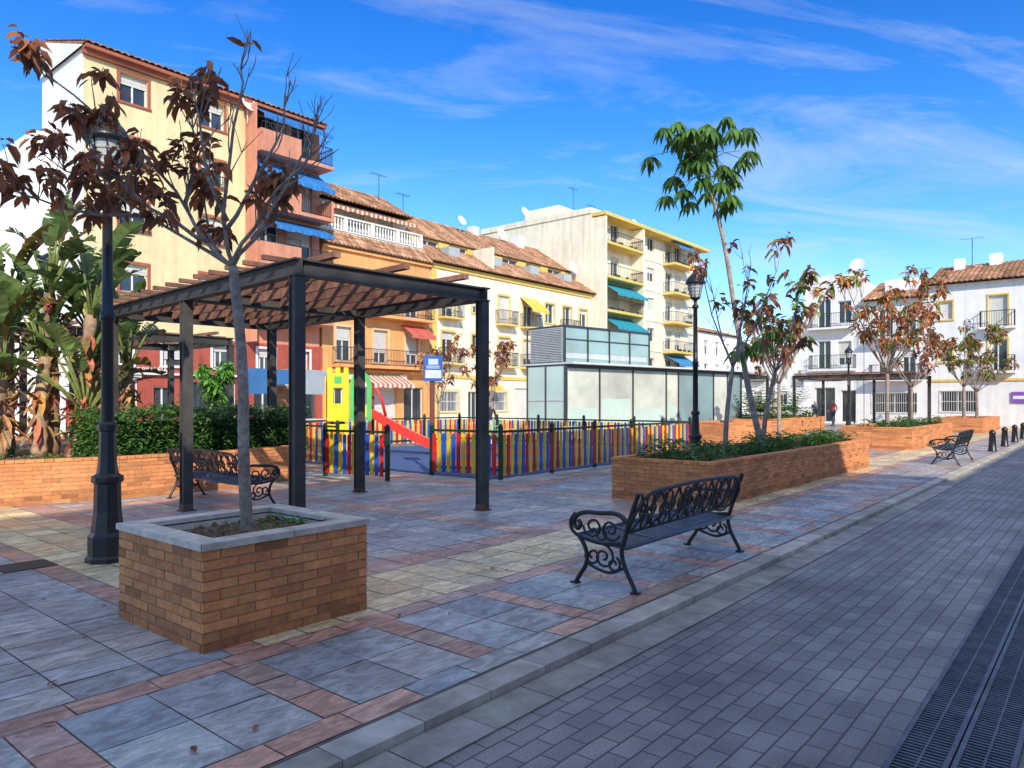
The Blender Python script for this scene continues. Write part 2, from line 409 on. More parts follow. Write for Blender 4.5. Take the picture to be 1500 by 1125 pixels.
# ------------------------------------------------------------------ lamps
m_lglass=mat('lantern_glass',(.62,.64,.62),.2,.1,4,trans=.35)
def lamp(name,loc,s=1):
    root=empty(name,loc); b=MB()
    b.lathe([(.20,0),(.20,.05),(.175,.07),(.175,.26),(.15,.30),(.125,.5),(.12,.78),(.145,.80),(.145,.85),(.10,.88),(.085,1.0),(.075,1.3),(.095,1.31),(.095,1.37),(.062,1.40)],n=8,sm=False)
    b.lathe([(.06,1.38),(.055,2.4),(.07,2.42),(.07,2.47),(.052,2.5),(.045,3.65),(.07,3.67),(.07,3.72),(.035,3.75),(.035,3.82),(.09,3.86),(.11,3.88),(.11,3.90),(.001,3.9)],n=14)
    for k in range(8):
        a=k*math.pi/4+.39; c_,s_=math.cos(a),math.sin(a)
        b.tube([(c_*.105,s_*.105,3.89),(c_*.165,s_*.165,4.19)],.008,5)
    b.lathe([(.17,4.19),(.22,4.20),(.215,4.24),(.15,4.35),(.08,4.42),(.06,4.44),(.05,4.50),(.001,4.51)],n=16)
    b.lathe([(.03,4.48),(.012,4.54),(.02,4.58),(.001,4.62)],n=8)
    b.obj('post',[m_black],root)
    gl=MB(); gl.lathe([(.095,3.9),(.155,4.19)],n=24); gl.lathe([(.05,3.9),(.05,4.1),(.001,4.12)],n=12)
    for z in (3.97,4.04,4.11): gl.lathe([(.10+(z-3.9)*.2,z-.012),(.118+(z-3.9)*.2,z),(.10+(z-3.9)*.2,z+.012)],n=24)
    gl.obj('lantern_glass',[m_lglass],root)
    return root
lamp('street_lamp',(2.99,7.75,0))
lamp('street_lamp',(14.9,7.1,0))
lamp('street_lamp',(41,10.8,0))
# ------------------------------------------------------------------ pergola
def pergola(name,O,rot,L,D,np_,nq,h=3.3,over=.25,step=.5):
    root=empty(name,(O[0],O[1],0),rot); s=MB(); w=MB(); ru=MB()
    ps=[L*i/(np_-1) for i in range(np_)]; qs=[D*i/(nq-1) for i in range(nq)]
    for p in ps:
        for q in qs:
            s.box(p-.07,p+.07,q-.07,q-.055,0,h-.2); s.box(p-.07,p+.07,q+.055,q+.07,0,h-.2); s.box(p-.05,p+.05,q-.0545,q+.0545,0,h-.201)
            ru.box(p-.10,p+.10,q-.10,q+.10,0.006,.02); ru.box(p-.072,p+.072,q-.072,q+.072,.021,.07+R.random()*.05)
    def ib(x0,x1,y0,y1,axis,z0=h-.2,z1=h):
        if axis=='x':
            yc=(y0+y1)/2
            s.box(x0,x1,y0,y1,z1-.022,z1); s.box(x0,x1,y0,y1,z0,z0+.022); s.box(x0,x1,yc-.02,yc+.02,z0+.023,z1-.023)
        else:
            xc=(x0+x1)/2
            s.box(x0,x1,y0,y1,z1-.022,z1); s.box(x0,x1,y0,y1,z0,z0+.022); s.box(xc-.02,xc+.02,y0,y1,z0+.023,z1-.023)
    for p in ps: ib(p-.075,p+.075,-.09,D+.09,'y')
    for q in qs:
        for a,b in zip(ps[:-1],ps[1:]): ib(a+.077,b-.077,q-.074,q+.074,'x',h-.198,h-.003)
    s.obj('steel_frame',[m_steel],root); ru.obj('rusty_base_plates',[mat('rusty_steel',(.14,.07,.045),.8,.4,15,.4,60)],root)
    m=int(D/step)
    for i in range(m+1):
        q=.35+(D-.5)*i/m
        w.box(-over,L+.06,q-.03,q+.03,h+.004,h+.06,0,jit(.3))
    for i in range(3):
        p=.45+(L-.9)*i/2
        w.box(p-.05,p+.05,-.14,D+.15,h+.062,h+.13,0,jit(.3))
    for i in range(1,6):
        p=L*i/6; w.box(p-.025,p+.025,.08,D-.08,h-.14,h-.004,0,jit(.3))
    w.obj('wood_slats',[m_wood],root)
    return root
pergola('pergola',(4.88,7.3),math.radians(-3.8),3.0,6.2,2,3,3.26)
pergola('pergola',(2.5,18.2),0,7.6,3.4,3,2)
pergola('pergola',(43,8.3),0,5.5,6,2,3,3.1,step=1)
pergola('pergola',(34,15.5),0,8,3,3,2,3.1,step=1)
def brick_pillar(name,x,y,w,h):
    planter(name,[(x,y),(x+w,y),(x+w,y+w),(x,y+w)],h,m_cap,cw=w/2-.01,soil=False)
brick_pillar('brick_pillar',9.6,14.9,.5,2.0)
# ------------------------------------------------------------------ playground
cols=[(.66,.02,.03),(.88,.60,.03),(.02,.12,.55)]
m_play=mat('playground_plastic',(1,1,1),.4,.14,3,.05,30)
m_fpost=mat('fence_green_paint',(.012,.04,.025),.45,.1,4)
def fence(name,pts):
    root=empty(name); f=MB(); k=0; g_=MB()
    for a,b in zip(pts[:-1],pts[1:]):
        a=V(a);b=V(b);L=(b-a).length;S=(b-a)/L; f.M=frame(a,S,(S.y,-S.x)); g_.M=f.M
        nseg=max(1,round(L/1.9))
        for i in range(nseg+1):
            s=L*i/nseg; g_.box(s-.035,s+.035,-.035,.035,0,1.08); g_.lathe([(.05,1.08),(.05,1.1),(.02,1.14),(.001,1.145)],s,0,8)
        for z in (.2,.98): g_.box(.036,L-.036,-.02,.02,z-.025,z+.025)
        s=.09
        while s<L-.06:
            c=(cols[0],cols[1],cols[2],cols[1],cols[2],cols[0],cols[1])[k%7]; kk=R.uniform(.75,1.08); c=tuple(q*kk for q in c)
            w=.045; zt=.93; dz=R.uniform(-.01,.01)
            f.box(s-w,s+w,.021,.038,.09+dz,zt-.03+dz,0,c); f.box(s-w+.014,s+w-.014,.0215,.0375,zt-.03+dz,zt-.008+dz,0,c)
            k+=1; s+=.128
    f.M=g_.M=Matrix.Identity(4)
    f.obj('pickets',[m_play],root); g_.obj('posts_and_rails',[m_fpost],root)
fence('playground_fence',[(10.95,11.35),(11.2,9.6),(20.3,9.85),(20.3,19.5),(11,19.5),(10.9,14.6)])
fence('playground_fence',[(9.35,12.95),(9.58,11.2)])
g=MB(); g.box(11,20.35,9.75,19.4,.0,.014,0); 
for (cx,cy,r) in ((14,12.5,1.2),(17.5,15,1.5)):
    g.lathe([(r,.018),(.001,.018)],cx,cy,40,1)
g.obj('playground_rubber_floor_pavement',[mat('rubber_blue',(.05,.10,.24),.9,.15,10,.4,80),mat('rubber_red',(.35,.07,.04),.9,.15,10,.4,80)])
def playhouse():
    root=empty('playground_slide_tower',(12.9,17.75,0),math.radians(-44)); b=MB(); root.scale=(.98,.95,1.06)
    Y=(.88,.68,.02);G=(.10,.50,.12);Rd=(.70,.03,.02);Bl=(.03,.12,.5)
    for x in (0,1.25):
        for y in (0,1.1): b.box(x-.045,x+.045,y-.045,y+.045,0,2.05,0,(.25,.04,.03))
    b.box(-.05,1.3,-.05,1.15,1.0,1.06,0,(.3,.3,.3))
    def panel(x0,x1,y,z0,z1,c): b.box(x0,x1,y-.02,y+.02,z0,z1,0,c)
    panel(.0,.18,-.06,.96,2.3,Y);panel(.45,.63,-.06,.96,2.3,Y);panel(.18,.45,-.06,.96,1.45,Y);panel(.18,.45,-.06,1.9,2.3,Y)
    for q in range(3): b.box(.0+q*.24,.14+q*.24,-.08,-.04,2.3,2.45,0,Y)
    panel(.0,.63,-.07,.15,.88,Y)
    b.box(.1,.5,-.1,-.091,.3,.7,0,(.8,.3,.03)); b.box(.2,.42,-.085,-.081,2.0,2.2,0,G)
    b.box(-.08,-.05,0,1.1,.98,2.2,0,Y)
    for i in range(9):
        a=math.pi*i/8; a2=math.pi*(i+1)/8
        if i<8:
            p=[(.98+.32*math.cos(a),-.06,1.95+.4*math.sin(a)),(.98+.32*math.cos(a2),-.06,1.95+.4*math.sin(a2)),(.98+.18*math.cos(a2),-.06,1.95+.24*math.sin(a2)),(.98+.18*math.cos(a),-.06,1.95+.24*math.sin(a))]
            b.shared(p+[(x_,.0,z_) for x_,_,z_ in p],[(0,1,2,3),(7,6,5,4),(0,4,5,1),(2,6,7,3)],0,G,False)
    b.box(.66,.80,-.06,0,.96,1.95,0,G); b.box(1.16,1.30,-.06,0,.96,1.95,0,G)
    b.box(.81,1.15,-.065,-.03,1.07,1.4,0,Y)
    n=12;L=2.0
    for i in range(n):
        t0=i/n;t1=(i+1)/n
        z=lambda q:.14+ .95*(1-q)**1.2
        xx=lambda q:1.3+L*q
        for (ya,yb,za,zb) in ((.0,.5,0,0),(-.04,.0,.22,0),(.5,.54,0,.22)):
            p=[(xx(t0),ya,z(t0)+za),(xx(t1),ya,z(t1)+za),(xx(t1),yb,z(t1)+zb),(xx(t0),yb,z(t0)+zb)]
            b.face(p,0,Rd)
            b.face([(a,b_,c-.03) for a,b_,c in p],0,Rd)
        b.face([(xx(t0),-.042,z(t0)-.05),(xx(t1),-.042,z(t1)-.05),(xx(t1),-.042,z(t1)+.22),(xx(t0),-.042,z(t0)+.22)],0,Rd)
    for y in (-.03,.52): b.tube([(1.3,y,1.9),(1.45,y,1.85),(1.6,y,1.5),(1.7,y,1.1)],.03,6,0,Rd)
    for z in (1.2,1.5,1.8): b.beam((1.25,0,z),(1.25,.25,z),.04,.04,0,Rd)
    b.obj('tower_and_slide',[m_play],root)
playhouse()
def spring_toy(loc,c):
    root=empty('playground_spring_rider',loc,.6); b=MB()
    b.tube([(.09*math.cos(i*.9),.09*math.sin(i*.9),.02+i*.012) for i in range(30)],.013,5,0,(.1,.1,.1))
    for y in (-.1,.1):
        o=[(-.4,.5),(-.3,.75),(-.1,.6),(.15,.62),(.3,.95),(.5,1.0),(.55,.85),(.38,.75),(.35,.45),(-.1,.38)]
        b.shared([(a,y,z) for a,z in o]+[(a,y+.03,z) for a,z in o],[tuple(range(10)),tuple(range(19,9,-1))]+[(i,(i+1)%10,10+(i+1)%10,10+i) for i in range(10)],0,c,False)
    b.box(-.15,.2,-.14,.16,.58,.63,0,(.5,.02,.02)); b.beam((.3,-.25,.8),(.3,.27,.8),.03,.03,0,(.5,.4,.02))
    b.obj('rider',[m_play],root)
spring_toy((17.5,15.2,0),(.08,.45,.10)); spring_toy((18.6,13.0,0),(.08,.4,.35)); spring_toy((15.8,13.3,0),(.6,.1,.05))
root=empty('information_sign',(11.35,11.75,0),math.radians(-35)); b=MB()
b.box(-.05,.05,-.05,.05,0,2.45,0,(1,1,1)); b.obj('pole',[mat('sign_pole_red',(.16,.035,.03),.5,.1,4)],root)
b=MB(); b.box(-.2,.22,-.09,-.06,2.05,2.62,0,(.02,.10,.42)); b.box(-.17,.19,-.094,-.091,2.12,2.3,0,(.6,.65,.7)); b.box(-.1,.12,-.094,-.091,2.42,2.55,0,(.5,.6,.75))
for z in (2.34,2.38): b.box(-.15,.15,-.094,-.091,z,z+.015,0,(.7,.75,.8))
b.obj('panel',[m_play],root)
# ------------------------------------------------------------------ kiosk
root=empty('glass_kiosk'); b=MB(); O=(22.9,16.3); S=(.987,-.1576); Nn=(-.1576,-.987); b.M=frame(O,S,Nn)
m_mint=mat('kiosk_mint_glass',(.60,.74,.64),.15,.08,.6,spec=.5); m_alu=mat('kiosk_dark_aluminium',(.07,.08,.08),.4,.1,4,metal=.3)
m_lou=mat('kiosk_louvres',(.55,.57,.57),.5,.1,4); m_bglass=mat('kiosk_blue_glass',(.22,.31,.31),.05,.2,.5,spec=.9); m_wp=mat('kiosk_white_panel',(.62,.63,.52),.3,.18,.8)
b.box(0,12.4,-2.2,0,0,3.0,1); b.box(-.08,12.6,-2.4,.45,3.05,3.12,3,(1.2,1.2,1.2)); b.box(-.02,12.5,-2.3,.1,3.002,3.048,2)
pan=[0,1.9,4.0,6.3,7.2,8.6,10.0,11.2,12.4]
for i,(a,e) in enumerate(zip(pan[:-1],pan[1:])):
    b.box(a+.04,e-.04,.003,.03,.12,2.9,[5,5,5,5,4,4,5,4][i],jit(.08)); 
    b.box(a-.03,a+.03,.004,.07,0,3.0,2)
    if i<4: b.box(a+.15,e-.15,.031,.034,.25,1.3+.5*R.random(),1,(.9,.9,.9))
b.box(12.35,12.44,.004,.07,0,3.0,2); b.box(0,12.4,.0345,.068,0,.11,2);b.box(0,12.4,.0345,.068,2.92,2.99,2)
b.box(.0,5.3,-2.0,-.1,3.13,4.52,4,(1.5,1.5,1.4)); b.box(-.05,5.4,-2.1,-.02,4.522,4.58,2)
for s in (0,1.3,2.6,3.9,5.22): b.box(s,s+.06,-.099,-.05,3.13,4.52,2)
b.box(0,5.3,-.098,-.06,4.02,4.06,2)
b.box(.1,5.1,-.0985,-.09,3.3,3.5,3)
for i in range(20): b.beam((-.06,-.15,3.2+i*.067),(-.06,-1.95,3.2+i*.067),.05,.035,3)
b.box(-.02,-.003,-2.15,-.02,.1,2.98,1); b.box(-.05,-.021,-1.12,-1.06,0,2.99,2); b.box(-.06,-.0215,-.04,.02,0,4.5,2); b.box(-.06,-.0215,-2.2,-2.14,0,4.5,2)
b.box(-.035,-.0213,-2.13,-.05,1.6,1.65,3)
b.M=Matrix.Identity(4)
b.obj('kiosk_body',[m_white,m_mint,m_alu,m_lou,m_bglass,m_wp],root)
# ------------------------------------------------------------------ buildings
TR={'red':mat('trim_red',(.36,.11,.06),.7,.1,4),'yel':mat('trim_yellow',(.74,.50,.12),.8,.1,4),'wht':m_frame,'gry':mat('trim_grey',(.4,.4,.38),.8,.1,4)}
BM=[m_glass,m_frame,m_shut,None,m_rail]
def facade(wall,op,L,z0,z1,openings,base=0.0,s0=0.0):
    ss=sorted(set([s0,L]+[o[0] for o in openings]+[o[1] for o in openings]))
    zs=sorted(set([z0,z1]+[o[2] for o in openings]+[o[3] for o in openings]))
    for a,b_ in zip(ss[:-1],ss[1:]):
        for c,d_ in zip(zs[:-1],zs[1:]):
            mx,mz=(a+b_)/2,(c+d_)/2
            if any(o[0]<mx<o[1] and o[2]<mz<o[3] for o in openings): continue
            wall.face([(a,base,c),(b_,base,c),(b_,base,d_),(a,base,d_)],0)
    for o in openings:
        a,b_,c,d_=o[:4]; k=o[4] if len(o)>4 else 'win'; dp=base-.22
        for q in ([(a,base,c),(a,dp,c),(a,dp,d_),(a,base,d_)],[(b_,base,c),(b_,dp,c),(b_,dp,d_),(b_,base,d_)],[(a,base,c),(b_,base,c),(b_,dp,c),(a,dp,c)],[(a,base,d_),(b_,base,d_),(b_,dp,d_),(a,dp,d_)]): wall.face(q,0)
        op.face([(a,dp,c),(b_,dp,c),(b_,dp,d_),(a,dp,d_)],0)
        f=.055
        op.box(a,a+f,dp+.002,dp+.05,c,d_,1); op.box(b_-f,b_,dp+.002,dp+.05,c,d_,1)
        op.box(a+f,b_-f,dp+.002,dp+.05,c,c+f,1); op.box(a+f,b_-f,dp+.002,dp+.05,d_-f,d_,1)
        m=(a+b_)/2
        if b_-a>.8: op.box(m-.035,m+.035,dp+.002,dp+.055,c+f,d_-f,1)
        if k=='win' and R.random()<.5:
            cw_=(b_-a)*.22; op.box(a+f,a+f+cw_,dp+.0015,dp+.012,c+f,d_-f,2,(1.1,1.1,1.1))
        if k=='shop': 
            for i in range(1,int((b_-a)/.25)): op.box(a+i*.25-.01,a+i*.25+.01,dp+.06,dp+.08,c,d_,4)
        sh=R.choice([0,0,.25,.4,.7,1.0]) if k=='win' else (1.0 if k=='shut' else (.35 if k=='half' else 0))
        if sh>0:
            zb=d_-(d_-c)*sh; j=jit(.1)
            n=max(2,int((d_-zb)/.12))
            for i in range(n):
                zz=zb+(d_-zb)*i/n; op.box(a+.02,b_-.02,dp+.056,dp+.075,zz+.006,zz+(d_-zb)/n-.006,2,j)
            op.box(a+.02,b_-.02,dp+.0555,dp+.06,zb,d_,2,(.5,.5,.5))
        if k=='grille':
            n=int((b_-a)/.13)
            for i in range(n+1): op.box(a+(b_-a)*i/n-.01,a+(b_-a)*i/n+.01,base+.05,base+.07,c-.05,d_+.05,1)
            for zz in (c,(c+d_)/2,d_): op.box(a,b_,base+.045,base+.075,zz-.015,zz+.015,1)
def trims(mb,openings,w=.12,base=0.0,p=.04,m=0):
    for o in openings:
        a,b_,c,d_=o[:4]
        mb.box(a-w,a,base+.003,base+p,c,d_,m); mb.box(b_,b_+w,base+.003,base+p,c,d_,m)
        mb.box(a-w,b_+w,base+.003,base+p+.01,d_,d_+w,m); mb.box(a-w-.03,b_+w+.03,base+.003,base+p+.05,c-.09,c,m)
def railing(mb,s0,s1,d0,d1,z,h=1.0,m=0,step=.12):
    for (a,b_) in (((s0,d1),(s1,d1)),((s0,d0),(s0,d1)),((s1,d0),(s1,d1))):
        L=math.dist(a,b_); n=max(1,int(L/step))
        mb.beam((a[0],a[1],z+h),(b_[0],b_[1],z+h),.05,.04,m); mb.beam((a[0],a[1],z+.08),(b_[0],b_[1],z+.08),.03,.03,m)
        for i in range(n+1):
            t_=i/n; x=a[0]+(b_[0]-a[0])*t_;y=a[1]+(b_[1]-a[1])*t_
            mb.beam((x,y,z+.05),(x,y,z+h),.018,.018,m)
def awning(mb,s0,s1,z,out,drop,m=0,c1=W1,c2=None,base=0.02):
    n=max(2,int((s1-s0)/.18))
    for i in range(n):
        a=s0+(s1-s0)*i/n;b_=s0+(s1-s0)*(i+1)/n; c=c1 if (i%2==0 or not c2) else c2
        c=tuple(q*(1+.08*math.sin(i*1.3)) for q in c)
        mb.face([(a,base,z),(b_,base,z),(b_,base+out,z-drop),(a,base+out,z-drop)],m,c)
        mb.face([(a,base+out,z-drop),(b_,base+out,z-drop),(b_,base+out,z-drop-.22+.03*math.sin(i*1.1+1)),(a,base+out,z-drop-.22+.03*math.sin(i*1.1))],m,c)
def troof(mb,s0,s1,d0,z0,d1,z1,m=0,per=.3):
    n=int((s1-s0)/per*4); rows=max(2,int(math.dist((d0,z0),(d1,z1))/.45))
    prof=[0,.05,.07,.05]; pv=[jit(.28) for _ in range(n//4+2)]
    p=lambda s,t_,h:(s,d0+(d1-d0)*t_,z0+(z1-z0)*t_+h)
    for r in range(rows):
        ta=r/rows;tb=(r+1)/rows
        for i in range(n):
            a=s0+(s1-s0)*i/n;b_=s0+(s1-s0)*(i+1)/n; ha=prof[i%4];hb=prof[(i+1)%4]
            if i%4==0: 
                c=jit(.2); q=pv[i//4]; c=tuple(c[k]*q[k] for k in range(3))
                if R.random()<.08: c=(c[0]*1.25,c[1]*1.35,c[2]*1.4)
            mb.face([p(a,ta,ha+.04),p(b_,ta,hb+.04),p(b_,tb,hb),p(a,tb,ha)],m,c,False)
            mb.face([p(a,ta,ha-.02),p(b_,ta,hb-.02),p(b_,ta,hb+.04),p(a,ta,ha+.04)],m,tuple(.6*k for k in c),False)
    # underlay, back wall and gable ends
    mb.face([p(s0,0,-.03),p(s1,0,-.03),p(s1,1,-.03),p(s0,1,-.03)],m,(.5,.5,.5))
    mb.face([(s0,d1,z0-.03),(s1,d1,z0-.03),(s1,d1,z1),(s0,d1,z1)],m,(.8,.8,.8))
    for s in (s0,s1): mb.face([(s,d0,z0-.03),(s,d1,z0-.03),(s,d1,z1-.03)],m,(.8,.8,.8))
def body(mb,L,depth,z0,z1,m=0,s0=0,d0=0,front=False):
    mb.face([(s0,d0,z0),(s0,d0-depth,z0),(s0,d0-depth,z1),(s0,d0,z1)],m)
    mb.face([(L,d0,z0),(L,d0-depth,z0),(L,d0-depth,z1),(L,d0,z1)],m)
    mb.face([(s0,d0-depth,z0),(L,d0-depth,z0),(L,d0-depth,z1),(s0,d0-depth,z1)],m)
    mb.face([(s0,d0,z1),(L,d0,z1),(L,d0-depth,z1),(s0,d0-depth,z1)],m)
    if front: mb.face([(s0,d0,z0),(L,d0,z0),(L,d0,z1),(s0,d0,z1)],m)
SX=(1,0);NY=(0,-1)
class Bld:
    def __init__(s,name,O,S,N): s.root=empty(name); s.M=frame(O,S,N); s.p=[]
    def mb(s): b=MB(); b.M=s.M; return b
    def done(s,b,name,mats): 
        b.M=Matrix.Identity(4)
        if b.f: b.obj(name,mats,s.root)
def text(body_,loc,rotz,size,m,parent,name='lettering'):
    cu=bpy.data.curves.new(name,'FONT'); cu.body=body_; cu.size=size; cu.extrude=.01; cu.align_x='CENTER'
    o=bpy.data.objects.new(name,cu); sc.collection.objects.link(o); o.location=loc; o.rotation_euler=(math.pi/2,0,rotz)
    cu.materials.append(m); o.parent=parent; return o
m_letw=bpy.data.materials.new('lettering_white'); m_letw.use_nodes=True; m_letw.node_tree.nodes['Principled BSDF'].inputs[0].default_value=(.7,.7,.68,1)
m_letg=bpy.data.materials.new('lettering_green'); m_letg.use_nodes=True; m_letg.node_tree.nodes['Principled BSDF'].inputs[0].default_value=(.02,.2,.05,1)
def antenna(mb,s,d,z,h=2.2,m=0):
    mb.tube([(s,d,z),(s,d,z+h)],.025,5,m)
    mb.beam((s-.7,d,z+h),(s+.7,d,z+h),.02,.02,m)
    for i in range(7): mb.beam((s-.65+i*.2,d-.28,z+h),(s-.65+i*.2,d+.28,z+h),.012,.012,m)
def dish(mb,s,d,z,m=0,r=.42):
    mb.tube([(s,d,z),(s,d,z+.7)],.03,5,m)
    M0=mb.M.copy(); mb.M=M0@Matrix.Translation((s,d+.1,z+.9))@Matrix.Rotation(math.radians(-65),4,'X')
    mb.lathe([(.001,0),(r*.5,.04),(r,.14)],n=16,m=m,c=(1,1,1)); mb.M=M0
m_cream=mat('cream_render',(.74,.59,.32),.9,.06,2,.15,30,streak=.12)
m_salmon=mat('salmon_render',(.62,.26,.16),.9,.08,2,.15,30,streak=.14)
m_orange=mat('orange_render',(.74,.36,.13),.9,.08,2,.15,30,streak=.14)
m_redw=mat('red_render',(.38,.08,.05),.85,.15,2,.15,30,streak=.15)
m_offw=mat('offwhite_render',(.80,.73,.56),.9,.06,2,.1,30,streak=.14)
m_awn=mat('awning_fabric',(1,1,1),.85,.08,3)
BLUE=(.02,.15,.42);TEAL=(.02,.28,.36);YEL=(.7,.5,.08)
FY=34.9
# ---- 1 tall cream / salmon block
B=Bld('apartment_block',(12.5,FY),SX,NY)
w=B.mb();o=B.mb();tm=B.mb()
ops=[]
for z in (16.0,13.1,10.2,7.3):
    for s in (2.1,5.9): ops.append((s-.62,s+.62,z-.65,z+.65,'half'))
facade(w,o,7.7,4.7,17.3,ops); trims(tm,ops,.13)
body(w,7.7,5,0,17.3); B.done(w,'cream_walls',[m_cream])
gi=B.mb()
for q in ops[2:6]: railing(gi,q[0]-.05,q[1]+.05,.05,.2,q[2]-.1,.6)
B.done(gi,'window_guards',[m_rail])
w=B.mb(); w.face([(-.01,.0,0),(-.01,-5.2,0),(-.01,-5.2,17.25),(-.01,0,17.25)],0); body(w,7,5,0,14.2,s0=-.9,d0=-3.6,front=True); body(w,7,5,0,10.5,s0=-3.5,d0=-4.5,front=True)
B.done(w,'white_side_walls',[m_white])
w=B.mb(); gops=[(.5,2.3,.1,2.6,'shop'),(3.0,3.9,.05,2.3,'door'),(4.6,7.2,.1,2.6,'shop'),(8.2,9.4,.05,2.4,'door'),(10,12.0,.2,2.6,'shop')]
g2=[(1,2,3.3,4.4,'win'),(3.4,4.4,3.3,4.4,'win'),(5.9,6.9,3.3,4.4,'win'),(8.4,9.4,3.3,4.4,'win'),(10.6,11.6,3.3,4.4,'win')]
facade(w,o,12.5,0,4.7,gops+g2,.02); B.done(w,'red_ground_floor',[m_redw])
t2=B.mb(); trims(t2,g2,.12,.03,.05); t2.box(0,12.5,.023,.25,2.85,2.95,0); t2.box(.4,2.4,.05,.12,2.62,2.84,0); B.done(t2,'white_trims',[m_frame])
w=B.mb(); so=[]
for z in (16.0,13.1,10.2,7.3):
    so+= [(8.3,9.7,z-1.1,z+.9,'win'),(10.2,11.8,z-1.1,z+.9,'win')]
facade(w,o,12.3,4.7,17.0,so,0,7.7); body(w,12.3,5,0,17.0,s0=7.7)
for i,z in enumerate((14.7,11.8,8.9,6.0)):
    w.box(7.8,12.3,.003,1.35,z-.18,z,0)
    w.box(7.8,7.95,.003,1.35,z,z+.95,0); w.box(7.951,10.2,1.23,1.35,z,z+.95,0)
    if i%2: w.box(12.15,12.3,.003,1.35,z,z+.95,0)
w.box(7.7,7.79,.003,1.0,4.7,17.0,0)
B.done(w,'salmon_walls',[m_salmon])
gi=B.mb()
for z in (14.7,11.8,8.9,6.0): railing(gi,10.2,12.25,.1,1.3,z,1.0); railing(gi,7.95,10.2,1.2,1.29,z+.9,.45)
B.done(gi,'balcony_railings',[m_rail])
a=B.mb(); awning(a,8,12.3,17.2,1.3,.75,c1=BLUE); awning(a,8,12.2,14.45,1.6,1.15,c1=BLUE,c2=(.03,.2,.5)); awning(a,8.6,12.2,11.5,1.5,.7,c1=BLUE,c2=(.03,.2,.5)); awning(a,8.2,12.2,8.5,1.5,.7,c1=(.6,.58,.5))
B.done(a,'awnings',[m_awn])
B.done(o,'windows_and_doors',BM[:3]+[m_frame,m_rail]); B.done(tm,'window_trims',[TR['red']])
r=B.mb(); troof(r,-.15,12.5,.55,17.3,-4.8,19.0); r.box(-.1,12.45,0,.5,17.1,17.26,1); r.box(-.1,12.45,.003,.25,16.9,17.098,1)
B.done(r,'tile_roof',[m_tile,TR['red']])
r=B.mb(); r.face([(-.16,.3,17.2),(-.16,-5,17.2),(-.16,-5,18.95)],0); dish(r,7.6,.4,16.0,0); B.done(r,'gable_and_dish',[m_white])
text('INMOBILIARIA',(15.0,FY-.3,2.98),0,.32,m_letw,B.root)
# ---- 2 orange
B=Bld('apartment_building',(25.0,FY),SX,NY)
w=B.mb();o=B.mb();tm=B.mb();L=8.5
ops=[]
for z in (8.0,5.0):
    for s in (1.5,4.3,6.9): ops.append((s-.55,s+.55,z-1.0,z+1.0,'win'))
gops=[(.4,1.5,.05,2.4,'door'),(2.2,5.6,.05,2.7,'shut'),(6.2,7.9,.05,2.5,'shop')]
facade(w,o,L,0,10.7,ops+gops); body(w,L,9,0,10.7)
w.box(-.05,L+.05,.003,.15,3.3,3.5,0,(1.15,1.15,1.2)); w.box(-.05,L+.05,.003,.2,10.5,10.66,0,(1.2,1.2,1.2))
w.box(2.6,8.2,.003,.9,6.7,6.85,0);w.box(.6,8.2,.003,.9,3.6,3.75,0)
B.done(w,'walls',[m_orange]); trims(tm,ops,.15)
B.done(tm,'window_trims',[mat('light_orange_trim',(.75,.5,.28),.85,.05,3)])
a=B.mb(); railing(a,2.7,8.1,.02,.85,6.85);railing(a,.7,8.1,.02,.85,3.75)
B.done(a,'balcony_railings',[m_rail])
w=B.mb(); facade(w,o,L,11.8,14.0,[(1,2.4,11.9,13.7,'win'),(3.3,5,11.9,13.7,'win'),(6,7.4,11.9,13.7,'win')],-2.4); body(w,L,4,11.8,14.0,d0=-2.4)
w.box(-.05,.15,-2.4,-.8,10.75,13.0,0); w.box(-.02,L,-2.4,-.75,11.72,11.82,0)
B.done(w,'attic_walls',[m_offw])
bl=B.mb(); bl.box(0,L,-.95,-.7,12.65,12.75,0); bl.box(0,L,-.95,-.7,11.83,11.92,0)
for i in range(37):
    if i%9==0: bl.box(i*.23,i*.23+.22,-.96,-.68,11.92,12.65,0)
    else: bl.lathe([(.04,11.92),(.085,12.12),(.04,12.35),(.06,12.65)],i*.23+.1,-.82,8,0)
B.done(bl,'balustrade',[m_frame])
a=B.mb(); awning(a,.6,L-.3,13.9,1.5,.5,c1=(.75,.6,.45),c2=(.5,.12,.08),base=-2.38); awning(a,2.7,5.6,9.6,1.2,.8,c1=(.7,.6,.5),c2=(.5,.12,.08)); awning(a,2.0,5.9,3.3,1.3,.65,c1=(.7,.62,.5),c2=(.55,.15,.1)); awning(a,5.9,8,6.5,1.1,.7,c1=(.55,.12,.08))
B.done(a,'awnings',[m_awn])
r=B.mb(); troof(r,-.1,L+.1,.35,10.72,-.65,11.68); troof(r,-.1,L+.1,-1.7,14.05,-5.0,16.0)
B.done(r,'tile_roof',[m_tile]); B.done(o,'windows_and_doors',BM[:3]+[m_frame,m_rail])
r=B.mb(); r.box(1.0,6.2,.24,.3,2.9,3.28,0,(1,1,1)) ; B.done(r,'shop_sign',[mat('sign_board_cream',(.6,.62,.5),.6,.05,2)])
text('SUPERMERCADO',(29.0,FY-.33,2.98),0,.42,m_letg,B.root)
r=B.mb(); antenna(r,7.5,-4,15); antenna(r,3.0,-6,15,1.6); B.done(r,'antennas',[m_rail])
